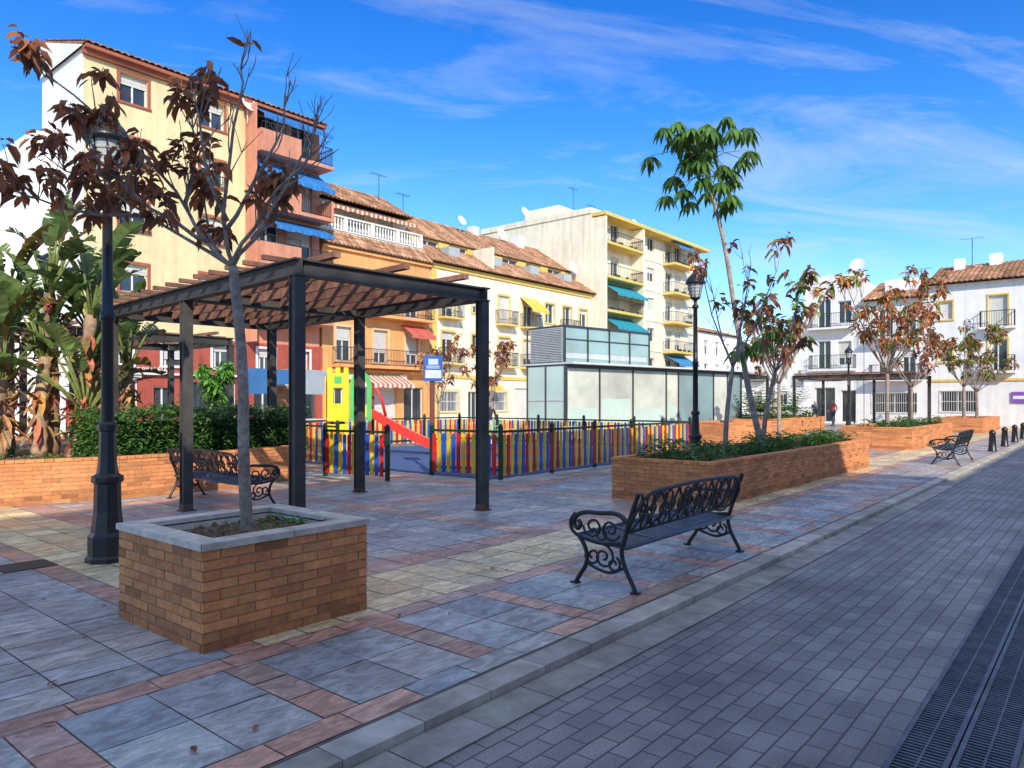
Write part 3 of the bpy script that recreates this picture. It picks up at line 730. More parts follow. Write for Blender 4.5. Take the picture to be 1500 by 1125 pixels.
# ---- 3 white with yellow trims
B=Bld('white_apartment_building',(33.6,FY),SX,NY)
w=B.mb();o=B.mb();L=19.2;ops=[];bal=[]
for j,z in enumerate((8.5,5.4)):
    for i,s in enumerate((1.6,4.6,7.5,10.4,13.2,15.6,18.0)):
        big=i in(0,2,3,5)
        ops.append((s-.6,s+.6,z-(1.15 if big else .6),z+.95,'win'))
        if big: bal.append((s,z-1.2))
gops=[(.8,2.6,.9,2.3,'grille'),(3.6,4.6,.05,2.3,'door'),(5.6,7.8,.9,2.3,'grille'),(8.8,11,.05,2.6,'shut'),(12,13,.05,2.4,'door'),(14,17.5,.4,2.6,'shop')]
facade(w,o,L,0,10.9,ops+gops); body(w,L,10,0,10.88)
B.done(w,'walls',[m_offw])
tm=B.mb(); trims(tm,ops+gops[:1]+gops[2:3],.13); tm.box(-.02,L+.02,.003,.12,10.55,10.86,0); tm.box(0,L,.003,.1,3.2,3.42,0); tm.box(0,.5,.003,.06,.01,10.55,0)
for s,z in bal: tm.box(s-1.0,s+1.0,.003,.7,z-.12,z,0)
B.done(tm,'yellow_trims',[TR['yel']])
a=B.mb()
for s,z in bal: railing(a,s-.95,s+.95,.02,.66,z)
B.done(a,'balcony_railings',[m_rail])
a=B.mb(); awning(a,9.4,11.5,9.6,1.2,1.0,c1=YEL); awning(a,4.0,6.0,3.2,1.2,.6,c1=YEL); B.done(a,'awnings',[m_awn])
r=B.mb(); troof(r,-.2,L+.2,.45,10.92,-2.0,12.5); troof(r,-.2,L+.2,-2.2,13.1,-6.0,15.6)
for k in range(4): r.box(2.5+k*4.6,3.6+k*4.6,-1.75,-.8,11.75+.0,12.45,1,(.55,.6,.62))
B.done(r,'tile_roof',[m_tile,m_frame])
w=B.mb(); dr=[(1+3*k,3+3*k,12.5,13.0,'door') for k in range(6)]
facade(w,o,L,12.35,13.05,dr,-2.3); body(w,L,6,12.0,13.04,d0=-2.3); w.box(6.2,6.4,-1.9,0,11.2,12.9,1)
B.done(w,'dormer_walls',[TR['yel'],m_offw]); B.done(o,'windows_and_doors',BM[:3]+[m_frame,m_rail])
r=B.mb(); antenna(r,2,-5,14.5); dish(r,8,-5,15,1); dish(r,14,-6,15.2,1,.55); r.box(15.5,16.4,-6.1,-5.2,13.8,16.2,1); r.box(10,10.7,-6.1,-5.4,13.8,16,1); dish(r,18.4,-1.5,12.3,1,.6)
B.done(r,'roof_fittings',[m_rail,m_frame])
# ---- 4 big cream block
B=Bld('apartment_block',(52.9,FY),SX,NY)
w=B.mb();o=B.mb();L=20.9;ops=[]
for j in range(6):
    z=2.0+j*2.95
    for i,s in enumerate((1.5,3.8,8.3,10.5,14.2,16.2,19.2)):
        ops.append((s-.7,s+.7,z-1.0 if i in(0,1,4,5) else z-.4,z+.9,'win'))
facade(w,o,L,0,18.0,ops); body(w,L,13,0,18.0); w.box(-.1,L+.1,-12.9,.0-.01,18.003,18.5,0)
w.box(2,9,-9,-5,18.5,20.0,0)
for k in range(14):
    w.box(1.0+k*.45,1.12+k*.45,-4.3,-4.2,18.5,19.5,0)
w.box(1,7.3,-4.3,-4.2,19.5,19.62,0)
for j in range(1,6): w.box(6.81,L,.003,.06,.6+j*2.95,.72+j*2.95,0)
w.box(6.61,6.8,.004,1.4,3,17.59,0); w.box(.1,.29,.004,1.4,3,17.59,0)
B.done(w,'walls',[m_offw])
tm=B.mb(); gi=B.mb(); aw=B.mb()
for j in range(1,6):
    z=.75+j*2.95
    for (a_,b_) in ((.3,6.6),(12.9,17.6),):
        tm.box(a_,b_,.003,1.4,z-.22,z,0); railing(gi,a_+.05,b_-.05,.05,1.35,z,1.0,step=.2)
        for q in range(5): gi.lathe([(.12,z),(.16,z+.25),(.02,z+.26)],R.uniform(a_+.4,b_-.4),1.1,8)
tm.box(0,L,.003,1.4,17.7,17.99,0)
for j,(c) in ((4,TEAL),(3,TEAL),(2,TEAL)): awning(aw,1.2,6.5,.75+j*2.95-.3,1.9,1.2,c1=c)
awning(aw,13,17.5,.75+5*2.95-.3+2.9,1.8,1.0,c1=(.05,.2,.5)); awning(aw,13,17.5,.75+2*2.95-.3,1.8,1.0,c1=(.05,.25,.5))
B.done(tm,'yellow_slabs',[TR['yel']]);B.done(gi,'balcony_railings',[m_rail]);B.done(aw,'awnings',[m_awn]);B.done(o,'windows_and_doors',BM[:3]+[m_frame,m_rail])
r=B.mb(); antenna(r,1.5,-3,18.5,2.5);antenna(r,9,-6,18.5,3);antenna(r,15,-6,18.5,2.6);dish(r,.6,-8,18.5,1,.6);dish(r,10.5,-2,18.5,1)
B.done(r,'antennas',[m_rail,m_frame])
# ---- far low rows
B=Bld('white_townhouse_row',(73.9,FY),SX,NY)
w=B.mb();o=B.mb();ops=[(s-.5,s+.5,z-.8,z+.8,'win') for s in (2,5,8,11) for z in (2,5,7.6)]
facade(w,o,12,0,9.3,ops); body(w,12,9,0,9.26); B.done(w,'walls',[m_white]); B.done(o,'windows_and_doors',BM[:3]+[m_frame,m_rail])
r=B.mb(); troof(r,-.1,12,.3,9.33,-4,10.6); B.done(r,'tile_roof',[m_tile])
SY=(0,-1);NX=(-1,0)
B=Bld('white_townhouse_row',(85.9,FY),SY,NX)
w=B.mb();o=B.mb();ops=[(s-.5,s+.5,z-.8,z+.8,'win') for s in (2,5,8,11,14,17,20) for z in (2,5,7.4)]
facade(w,o,24,0,9,ops); body(w,24,9,0,8.96); w.box(6,11,-5,-.5,9,10.6,0); B.done(w,'walls',[m_white])
a=B.mb()
for s in (2,8,14,20): a.box(s-1,s+1,.003,.8,4.0,4.12,0); railing(a,s-.95,s+.95,.02,.78,4.12)
B.done(a,'balcony_railings',[m_rail]); B.done(o,'windows_and_doors',BM[:3]+[m_frame,m_rail])
r=B.mb(); troof(r,12,24.1,.3,9.03,-4,10.2); B.done(r,'tile_roof',[m_tile])
# ---- east side
def east(name,ytop,L,H,ops,roof,extra=None,wm=m_white):
    B=Bld(name,(55,ytop),SY,NX); w=B.mb();o=B.mb(); facade(w,o,L,0,H,ops); body(w,L,10,0,H-.03); 
    if not roof: w.box(-.05,L+.05,-.2,.05,H+.002,H+.5,0); w.box(-.05,.15,-9,-.2,H+.002,H+.5,0)
    if extra: extra(B,w)
    B.done(w,'walls',[wm]); B.done(o,'windows_and_doors',BM[:3]+[m_frame,m_rail])
    if roof:
        r=B.mb(); troof(r,-.1,L+.1,.5,H+.04,-5,H+1.9); B.done(r,'tile_roof',[m_tile])
    return B
def ex1(B,w):
    c=B.mb(); M0=c.M.copy(); c.M=M0@Matrix.Translation((1.0,.02,9.6))@Matrix.Rotation(math.radians(-90),4,'X'); c.lathe([(.28,0),(.28,.05),(.001,.05)],n=20)
    for k in range(12):
        a=k*math.pi/6; c.beam((.32*math.cos(a),.32*math.sin(a),.03),(.45*math.cos(a),.45*math.sin(a),.03),.05,.04)
    B.done(c,'sun_emblem',[TR['yel']])
    gi=B.mb(); 
    for z in (3.9,6.9): railing(gi,.6,3.6,.02,.7,z)
    B.done(gi,'balcony_railings',[m_rail]); w.box(.55,3.65,.003,.75,3.78,3.9,0); w.box(.55,3.65,.003,.75,6.78,6.9,0)
    r=B.mb(); dish(r,3,-3,10.8,0,.55); B.done(r,'dish',[m_frame])
east('white_townhouse',17.6,4.1,10.2,[(1,1.9,6.95,9,'door'),(2.4,3.3,7.2,8.8,'win'),(1,1.9,3.95,6,'door'),(2.4,3.3,4.2,5.9,'win'),(.8,2.2,.1,2.6,'shop'),(2.6,3.6,.1,2.4,'door')],False,ex1)
def ex2(B,w):
    gi=B.mb(); railing(gi,.5,3.6,.02,.8,6.0); railing(gi,.5,3.6,.02,.8,3.1); B.done(gi,'balcony_railings',[m_rail]); w.box(.45,3.65,.003,.85,5.88,6,0); w.box(.45,3.65,.003,.85,2.98,3.1,0); w.box(1,3,-5,-1.5,8.6,10.2,0)
    r=B.mb(); dish(r,2,-2,8.6,1); antenna(r,3,-3,9,2,0); B.done(r,'roof_fittings',[m_rail,m_frame])
east('white_townhouse',13.45,3.9,8.6,[(.9,1.8,6.05,8,'win'),(2.4,3.2,6.05,8,'win'),(.9,1.8,3.15,5.1,'win'),(2.4,3.2,3.15,5.1,'win'),(.5,3.3,.8,2.2,'grille')],True,ex2)
def ex3(B,w):
    gi=B.mb()
    for s in (3.9,7.5): 
        for z in (6.3,3.5): railing(gi,s-.9,s+.9,.02,.7,z); w.box(s-.95,s+.95,.003,.75,z-.12,z,0)
    B.done(gi,'balcony_railings',[m_rail])
    t_=B.mb(); trims(t_,[(s-.5,s+.5,z0,z0+2) for s in (3.9,7.5) for z0 in (6.35,3.55)]+[(.6,1.4,7,8.2),(.6,1.4,4.2,5.4)],.1); t_.box(0,11.5,.003,.08,2.9,3.05,0); B.done(t_,'yellow_trims',[TR['yel']])
    p=B.mb(); p.box(4.6,5.6,.03,.09,1.5,2.2,0,(.25,.10,.45)); p.box(4.7,5.5,.091,.1,1.75,1.95,0,(.8,.8,.85)); B.done(p,'shop_sign',[m_play])
    a=B.mb(); awning(a,6.8,9,2.9,1,.5,c1=(.5,.1,.06)); B.done(a,'awning',[m_awn])
    w.box(3,3.7,-4.8,-4,9.5,11.7,0); w.box(1,1.6,-4,-3.4,9.5,11.5,0)
    r=B.mb(); antenna(r,2,-4,10.5,2.4); antenna(r,6,-4,10.5,2.8); B.done(r,'antennas',[m_rail])
east('white_townhouse',9.5,11.5,9.3,[(.6,1.4,7,8.2,'win'),(.6,1.4,4.2,5.4,'win')]+[(s-.5,s+.5,z0,z0+2,'win') for s in (3.9,7.5) for z0 in (6.35,3.55)]+[(.7,2.7,.9,2.3,'grille'),(6.9,8.9,.1,2.5,'shop')],True,ex3)
# ---- buildings across the road (they shade the plaza)
def across(x0,x1,H,nf):
    B=Bld('street_building',(x0,-5.0),(1,0),(0,1)); w=B.mb();o=B.mb();L=x1-x0; ops=[]
    s=1.5
    while s<L-1.5:
        for j in range(nf): ops.append((s-.5,s+.5,1+j*3.0,2.6+j*3.0,'win'))
        s+=3
    facade(w,o,L,0,H,ops); body(w,L,10,0,H); B.done(w,'walls',[m_white]); B.done(o,'windows_and_doors',BM[:3]+[m_frame,m_rail])
across(-30,5.5,11.8,3); across(5.52,55,5.3,1)
B=Bld('white_building',(-14,38),SX,NY); w=B.mb();o=B.mb(); ops=[(s-.5,s+.5,z-.7,z+.7,'win') for s in (12,15,18,21) for z in (2,5,8)]
facade(w,o,22.9,0,9.5,ops); body(w,22.9,9,0,9.5); B.done(w,'walls',[m_white]); B.done(o,'windows_and_doors',BM[:3]+[m_frame,m_rail])
root=empty('market_stall',(15.4,26.5,0),math.radians(-12)); b=MB()
for x in (0,3.6):
    for y in (0,2): b.box(x-.04,x+.04,y-.04,y+.04,0,2.9,0,(.3,.3,.3))
n=12
for i in range(n):
    a=i/n*3.6;c=(i+1)/n*3.6; za=2.9+.03*math.sin(i*.9);zb=2.9+.03*math.sin((i+1)*.9)
    col=(.035,.13,.30) if i<7 else (.30,.34,.36)
    b.face([(a,-.02,za),(c,-.02,zb),(c,-.05+.04*math.sin(i+1),1.9),(a,-.05+.04*math.sin(i),1.9)],0,col)
    b.face([(a,-.02,za),(c,-.02,zb),(c,2,zb+.1),(a,2,za+.1)],0,col)
b.box(.2,3.4,.3,1.2,.8,.85,0,(.5,.5,.5)); b.obj('tarpaulin',[m_awn],root)
root=empty('red_shop_banner',(7.6,22.5,0),0); b=MB(); b.box(0,1.6,0,.04,.8,1.7,0,(.6,.04,.04)); b.box(.1,1.5,-.01,-.002,1.0,1.25,0,(.8,.8,.8)); b.box(0,.05,.0,.04,0,.8,0,(.1,.1,.1)); b.box(1.55,1.6,0,.04,0,.8,0,(.1,.1,.1)); b.obj('panel',[m_play],root)
for (x,y) in ((27.5,2.95),(30.9,2.95),(34.3,2.95),(37.7,2.95)):
    b=MB(); b.lathe([(.13,0),(.13,.04),(.115,.06),(.085,.55),(.10,.57),(.10,.60),(.07,.66),(.03,.69),(.001,.70)],n=14); o_=b.obj('bollard',[m_black]); o_.location=(x,y,.005)
# ------------------------------------------------------------------ trees
def twigs(mb,lf,p,d,L,r,rng,leafp,depth=0,leafL=.15,cols_=None,maxd=1):
    n=4; pts=[V(p)]; dd=V(d).normalized()
    for i in range(n):
        dd=(dd+V((rng.uniform(-.22,.22),rng.uniform(-.22,.22),rng.uniform(-.02,.26)))).normalized(); pts.append(pts[-1]+dd*L/n)
    mb.tube(pts,[max(.0025,r*(1-.65*i/n)) for i in range(n+1)],5,0,jit(.15,rng),True)
    if depth<maxd:
        for k in range(rng.choice([1,2,2])):
            q=pts[rng.choice([2,3])]; sd=V((rng.uniform(-1,1),rng.uniform(-1,1),rng.uniform(0,.8)))
            twigs(mb,lf,q,dd*.7+sd*.7,L*.6,r*.6,rng,leafp,depth+1,leafL,cols_,maxd)
    if rng.random()<leafp:
        for q in [pts[-1]]+([pts[-2]] if rng.random()<.5 else []):
            for k in range(rng.randint(3,6)):
                a=rng.uniform(0,6.28); k2=rng.uniform(.5,1.7); LL=leafL*rng.uniform(.6,1.25)
                c=rng.choice(cols_ or [(1,1,1)]); jit_=V((rng.uniform(-.03,.03),rng.uniform(-.03,.03),rng.uniform(-.05,.02)))*(leafL/.13)
                lf.leaf(q+jit_,(math.cos(a),math.sin(a),rng.uniform(-1.3,.5)),(rng.uniform(-.6,.6),rng.uniform(-.6,.6),1),LL,LL*rng.uniform(.34,.52),0,tuple(x_*k2 for x_ in c),rng.uniform(.0,.6),rng.uniform(.1,.5))
BC=[(1,1,1),(1.3,1.1,.9),(.8,.7,.8),(1.5,1.3,.9)]
def limb_tree(name,loc,limbs,trunk,seed,leafp,leafL=.15,tw=(.35,.6),cols_=BC,lm=None,per=5,rt=.045,maxd=1,lr=.5):
    rng=random.Random(seed); root=empty(name,loc,CROT); mb=MB();lf=MB()
    tk=smooth(trunk,2)
    mb.tube(tk,[rt*(1.35 if i==0 else 1.15)-(rt*.35)*i/(len(tk)-1) for i in range(len(tk))],10,0)
    for li,l in enumerate(limbs):
        pts=[V(p) for p in smooth(l,1)]
        pts=[pts[0]]+[p+V((rng.uniform(-1,1),rng.uniform(-1,1),rng.uniform(-1,1)))*.02 for p in pts[1:]]; n=len(pts); r0=rt*lr
        mb.tube(pts,[r0*(1-.75*i/(n-1)) for i in range(n)],7,0)
        lp=leafp(li) if callable(leafp) else leafp
        for k in range(per):
            f=.3+.7*(k+1)/per; i=min(n-2,int(f*(n-1))); d=(pts[i+1]-pts[i]).normalized()
            d=d+V((rng.uniform(-1,1),rng.uniform(-1,1),rng.uniform(-.1,.8)))*.9
            twigs(mb,lf,pts[i],d,rng.uniform(*tw),r0*.35,rng,lp,0,leafL,cols_,maxd)
        twigs(mb,lf,pts[-1],pts[-1]-pts[-2],tw[0],r0*.3,rng,lp,0,leafL,cols_,maxd)
    mb.obj('trunk_and_branches',[m_bark],root); lf.obj('leaves',[lm or m_brown],root)
F_=(-.11,0,2.02)
limbs=[[F_,(-.29,-.05,2.2),(-.52,.1,2.51),(-.8,0,2.89),(-1.16,-.1,3.2),(-1.42,-.15,3.38)],
[F_,(-.45,.2,2.2),(-.86,.3,2.46),(-1.27,.3,2.71),(-1.66,.3,2.9)],
[F_,(-.16,-.1,2.46),(-.06,-.15,2.92),(0,-.1,3.3),(-.04,-.05,3.55)],
[F_,(.09,.1,2.35),(.3,.15,2.71),(.43,.1,2.95),(.5,.1,3.12)],
[F_,(.05,-.15,2.2),(.3,-.3,2.46),(.5,-.4,2.62),(.62,-.4,2.78)],
[(-.52,.1,2.51),(-.45,.2,2.97),(-.55,.2,3.2)],
[(-.86,.3,2.46),(-1.2,-.1,2.41),(-1.56,-.2,2.5)],
[(-.29,-.05,2.2),(-.5,-.3,2.3),(-.75,-.5,2.55),(-.95,-.5,2.8)],
[(-.13,-.05,2.3),(.05,.1,2.75),(.2,.2,3.1),(.25,.2,3.35)],
[(-.13,-.05,2.35),(-.3,-.1,2.8),(-.32,-.15,3.15)],
[(.0,.1,2.25),(.12,.3,2.45),(.15,.35,2.62)],
[(-.2,-.02,2.12),(-.42,.3,2.3),(-.5,.45,2.62)],
[(-.8,0,2.89),(-1.0,.3,2.75),(-1.25,.5,2.6)]]
limb_tree('dry_leaf_tree',(2.93,5.03,.6),limbs,[(0,0,0),(-.03,0,.5),(-.04,.02,1.3),(-.11,0,2.02)],3,lambda i:[.9,.9,.05,.03,.05,.5,.95,.9,.0,.3,.8,.9,.9][i],.125,(.2,.38),rt=.043,per=7,lr=.42)
def auto_tree(name,loc,H,spread,seed,leafp=.9,cols_=BC,lm=None,leafL=.2,nl=6,lean=(0,0),fork=.35,rt=.06,per=4):
    rng=random.Random(seed); f=(lean[0]*fork,0,H*fork); L=[]
    for i in range(nl):
        a=i*2.4+rng.uniform(-.4,.4); s=spread*rng.uniform(.6,1)
        e=(lean[0]+math.cos(a)*s,math.sin(a)*s+lean[1],H*rng.uniform(.7,.98)); m=tuple((f[k]*.5+e[k]*.5)+(0 if k<2 else -H*.05) for k in range(3))
        L.append([f,m,e])
    limb_tree(name,loc,L,[(0,0,0),(lean[0]*.1,0,H*fork*.5),f],seed,leafp,leafL,(H*.08,H*.16),cols_,lm,per,rt)
MIX=[(1.1,1,1),(1.5,1.3,.8),(1,.65,.9),(.6,1.5,.5)]
auto_tree('dry_leaf_tree',(13.0,5.6,.6),3.9,.85,11,.45,MIX,leafL=.18,lean=(.35,0),rt=.045,nl=5,fork=.42)
auto_tree('dry_leaf_tree',(14.1,5.3,.6),3.5,.8,12,.5,[(1.1,.8,1),(.5,1.9,.6),(1,1,1)],leafL=.2,lean=(.55,0),rt=.045,nl=5,fork=.45)
auto_tree('dry_leaf_tree',(28,6.1,.68),5.4,1.9,21,.85,[(1.6,1.4,1),(1.9,1.3,.8),(.6,1.7,.5)],leafL=.24,nl=9,rt=.07,per=6)
auto_tree('dry_leaf_tree',(32,6.1,.68),4.2,1.5,22,.8,BC,leafL=.24,nl=7,rt=.06)
auto_tree('dry_leaf_tree',(25.5,9.0,0),4.9,1.3,23,.8,BC+[(.6,1.7,.5)],leafL=.23,nl=7,rt=.07,fork=.45)
auto_tree('dry_leaf_tree',(38,13.7,.68),5.0,1.6,24,.8,MIX,leafL=.3,nl=7,rt=.08)
auto_tree('dry_leaf_tree',(45,6.1,.68),4.8,1.7,25,.8,[(1.2,1.2,1),(.6,1.9,.45)],leafL=.3,nl=8,rt=.08)
auto_tree('dry_leaf_tree',(49,6.0,.68),4.2,1.5,26,.7,[(.6,1.9,.45),(1,1,1)],leafL=.3,nl=7,rt=.08)
auto_tree('dry_leaf_tree',(22.2,19.8,0),3.9,1.0,27,.8,BC,leafL=.24,nl=6,rt=.06)
auto_tree('dry_leaf_tree',(22.4,22.8,0),4.2,1.2,28,.4,BC,leafL=.24,nl=6,rt=.06)
auto_tree('small_green_tree',(9.0,17.0,.6),1.9,.45,29,1,[(1,1.3,1),(1.2,1.5,.8)],m_green,.2,7,rt=.035,per=5)
auto_tree('small_green_tree',(3.4,21,.6),2.2,.6,30,1,[(1,1.3,1),(1.2,1.5,.8)],m_green,.2,7,rt=.035,per=5)
def umbrella():
    rng=random.Random(5); root=empty('umbrella_tree',(15.2,5.75,.6),CROT); mb=MB(); lf=MB()
    tr=smooth([(.05,0,0),(-.15,0,.7),(-.35,0,1.7),(-.55,.05,3.0),(-.72,.1,4.3),(-1.0,.1,5.4),(-1.22,.1,6.1)],2); n=len(tr)
    mb.tube(tr,[.075*(1-.62*i/(n-1)) for i in range(n)],10,0,(1.2,1.2,1.2))
    def palm(base,cnt,rl,up,sz):
        for i in range(cnt):
            a=i*2.399+rng.uniform(-.3,.3); e=rng.uniform(*up); L=rng.uniform(*rl)
            d=V((math.cos(a)*math.cos(e),math.sin(a)*math.cos(e),math.sin(e)))
            b=V(base)+V((0,0,rng.uniform(-.25,.15))); tip=b+d*L-V((0,0,.06*L)); md=b+d*L*.5+V((0,0,.06*L))
            mb.tube([b,md,tip],[.012,.009,.007],5,0,(.7,1.2,.4))
            m=12
            for k in range(m):
                aa=k*6.283/m+rng.uniform(-.1,.1); ld=V((math.cos(aa),math.sin(aa),-.5-.5*rng.random()))
                kk=rng.uniform(.5,1.5); LL=sz*rng.uniform(.8,1.15)
                lf.leaf(tip+ld*.03,ld,(0,0,1),LL,LL*.34,0,(kk,kk*1.02,kk*.7),rng.uniform(.3,.7),.15)
    palm((-1.22,.1,6.22),38,(.5,1.12),(-.2,1.4),.30)
    palm((-1.2,.1,6.0),9,(.6,1.05),(-.9,-.2),.30)
    palm((-.1,0,2.2),7,(.3,.6),(-.3,1.0),.28)
    mb.obj('trunk',[m_bark],root); lf.obj('leaves',[m_green],root)
umbrella()
def paradise():
    rng=random.Random(9); root=empty('giant_bird_of_paradise'); mb=MB(); lf=MB()
    stems=[(4.35,15.8,3.2),(4.9,15.2,3.6),(5.25,14.75,3.2),(4.6,14.9,2.4),(3.7,16.2,3.5),(5.7,15.4,2.8),(4.0,15.0,2.0),(6.2,15.2,2.3),(5.1,14.4,1.5)]
    for (x,y,h) in stems:
        lx,ly=rng.uniform(-.25,.25),rng.uniform(-.25,.25)
        pts=[(x+lx*q*q,y+ly*q*q,.6+(h-.6)*q) for q in [i/14 for i in range(15)]]
        mb.tube(pts,[(.13 if i%2 else .105)*(1.15-.25*i/14) for i in range(15)],10,0,jit(.2,rng))
        top=V(pts[-1])
        for k in range(40):
            q=rng.uniform(.25,1); a=rng.uniform(0,6.28); p=V((x+lx*q*q,y+ly*q*q,.6+(h-.6)*q))
            mb.leaf(p+V((math.cos(a)*.09,math.sin(a)*.09,0)),(math.cos(a)*.5,math.sin(a)*.5,rng.uniform(-1,.9)),(math.cos(a),math.sin(a),0),rng.uniform(.25,.5),.12,0,tuple(c_*rng.uniform(.6,1.6) for c_ in (1.1,.9,.6)),.1)
        fan=rng.uniform(0,3.14)
        nl=12
        for k in range(nl):
            t_=-1+2*k/(nl-1); out=V((math.cos(fan),math.sin(fan),0))*t_+V((rng.uniform(-.3,.3),rng.uniform(-.3,.3),0))
            d=(out*.75+V((0,0,1.15-.55*abs(t_)))).normalized()
            pl=rng.uniform(.6,1.1); p1=top+d*pl
            mb.tube([top-V((0,0,.15)),top+d*pl*.5,p1],[.035,.025,.018],6,0,(.5,.9,.35))
            BLn=rng.uniform(.9,1.35); Wd=rng.uniform(.28,.40); n=14; cur=p1; dd=d.copy()
            hd=V((d.x,d.y,0)); hd=hd.normalized() if hd.length>.1 else V((1,0,0))
            sd=dd.cross(V((0,0,1))); sd=sd.normalized() if sd.length>.05 else V((1,0,0))
            kk=rng.uniform(.6,1.5); prev=None; tw=rng.uniform(-.6,.6); dry=rng.random()<.15
            for i in range(n+1):
                q=i/n; w=Wd*.5*(math.sin(min(1,q*1.02+.06)*math.pi)**.55 if q<1 else 0.02)*rng.uniform(.88,1.08)
                s2=(sd*math.cos(tw)+dd.cross(sd)*math.sin(tw)).normalized(); nn=s2.cross(dd).normalized()
                if nn.z<0: nn=-nn
                rg=rng.uniform(-.02,.03)
                a=cur+s2*w+nn*(w*.45-rg); b_=cur-s2*w+nn*(w*.45+rg)
                if prev:
                    pa,pb,pc=prev
                    c1=(kk*rng.uniform(.85,1.1),kk*rng.uniform(.9,1.1),kk*.7)
                    if dry: c1=(c1[0]*2.2,c1[1]*1.0,c1[2]*.8)
                    ga=.45 if rng.random()<.35 else 0; gb=.45 if rng.random()<.35 else 0
                    lf.face([pc,pa.lerp(a,ga) ,a,cur],0,c1); lf.face([pc,cur,b_,pb.lerp(b_,gb)],0,c1)
                prev=(a,b_,cur.copy())
                dd=(dd+hd*.03-V((0,0,.05+.03*abs(t_)))).normalized(); cur=cur+dd*BLn/n
    mb.obj('stems',[mat('palm_stems',(.33,.22,.13),.9,.35,12,.6,30)],root); lf.obj('leaf_blades',[mat('banana_leaf_green',(.14,.20,.08),.38,.25,4,trans=.3,kind='leaf')],root)
paradise()
def cycad(loc,s,seed):
    rng=random.Random(seed); mb=MB(); 
    for i in range(26):
        a=i*2.4; e=rng.uniform(.1,1.2); d=V((math.cos(a)*math.cos(e),math.sin(a)*math.cos(e),math.sin(e))); p=V((0,0,.4))
        for k in range(9):
            q=p+d*s*.12; 
            sd=d.cross(V((0,0,1))).normalized()
            for sg in (-1,1): mb.leaf(p,sd*sg+d*.6,(0,0,1),s*.3*(1-k/12),.06*s,0,jit(.4,rng),.2)
            p=q; d=(d-V((0,0,.09))).normalized()
    o_=mb.obj('cycad_plant',[m_green]); o_.location=loc
cycad((36,13.6,.7),1.6,1); cycad((34.8,13.4,.7),1.3,2); cycad((40.5,13.7,.7),1.6,3); cycad((30.5,17,0),1.4,4); cycad((8,15.5,.7),.9,5)
# ------------------------------------------------------------------ people
def person(name,loc,rot,shirt,pants,h=1.7,step=.18):
    k=h/1.7
    J={'pel':(0,0,.95),'ch':(0,.02,1.25),'nk':(0,.01,1.45),'hd':(0,.03,1.54),'hd2':(0,.03,1.64),
       'lh':(-.1,0,.9),'lk':(-.11,step*.6,.5),'la':(-.11,step,.09),'lt':(-.11,step+.13,.04),
       'rh':(.1,0,.9),'rk':(.11,-step*.2,.5),'ra':(.11,-step,.1),'rt':(.11,-step+.14,.04),
       'ls':(-.18,0,1.4),'le':(-.24,-.08,1.14),'lw':(-.23,.05,.92),'lf':(-.22,.09,.83),
       'rs':(.18,0,1.4),'re':(.24,.02,1.13),'rw':(.22,.18,.98),'rf':(.2,.25,.93)}
    rad={'pel':.13,'ch':.14,'nk':.055,'hd':.085,'hd2':.09,'lh':.09,'lk':.06,'la':.04,'lt':.035,'rh':.09,'rk':.06,'ra':.04,'rt':.035,'ls':.06,'le':.042,'lw':.03,'lf':.03,'rs':.06,'re':.042,'rw':.03,'rf':.03}
    E=[('pel','ch'),('ch','nk'),('nk','hd'),('hd','hd2'),('pel','lh'),('lh','lk'),('lk','la'),('la','lt'),('pel','rh'),('rh','rk'),('rk','ra'),('ra','rt'),('ch','ls'),('ls','le'),('le','lw'),('lw','lf'),('ch','rs'),('rs','re'),('re','rw'),('rw','rf')]
    ks=list(J); me=bpy.data.meshes.new('body'); me.from_pydata([tuple(c*k for c in J[q]) for q in ks],[(ks.index(a),ks.index(b)) for a,b in E],[])
    o=bpy.data.objects.new('body',me); sc.collection.objects.link(o)
    o.modifiers.new('s','SKIN'); sv=me.skin_vertices[0].data
    for i,q in enumerate(ks): sv[i].radius=(rad[q]*k,rad[q]*k*.8); sv[i].use_root=(q=='pel')
    sb=o.modifiers.new('u','SUBSURF'); sb.levels=2; sb.render_levels=2
    dg=bpy.context.evaluated_depsgraph_get(); m2=bpy.data.meshes.new_from_object(o.evaluated_get(dg)); bpy.data.objects.remove(o)
    ca=m2.color_attributes.new('Col','FLOAT_COLOR','CORNER')
    for p in m2.polygons:
        c=p.center/k; col=pants
        if c.z>.98: col=shirt
        if c.z<.1: col=(.03,.03,.03)
        if c.z>1.47: col=(.5,.3,.22)
        if c.z>1.66 or (c.z>1.53 and c.y<0.01): col=(.04,.025,.02)
        if (abs(c.x)>.17 and c.z<.95 and c.z>.75) or (c.y>.2 and .85<c.z<1.1): col=(.5,.3,.22)
        for li in p.loop_indices: ca.data[li].color=(*col,1)
        p.use_smooth=True
    m2.materials.append(mat('person_surface',(1,1,1),.8,.08,10))
    root=empty(name,loc,rot); o=bpy.data.objects.new('body',m2); sc.collection.objects.link(o); o.parent=root
person('person_walking',(19.2,17.0,.015),2.2,(.03,.03,.03),(.5,.5,.5),1.6)
person('person_walking',(48.2,13.6,.01),1.0,(.5,.1,.1),(.05,.06,.12))
person('person_walking',(46.8,14.3,.01),2.5,(.1,.1,.12),(.08,.08,.1))
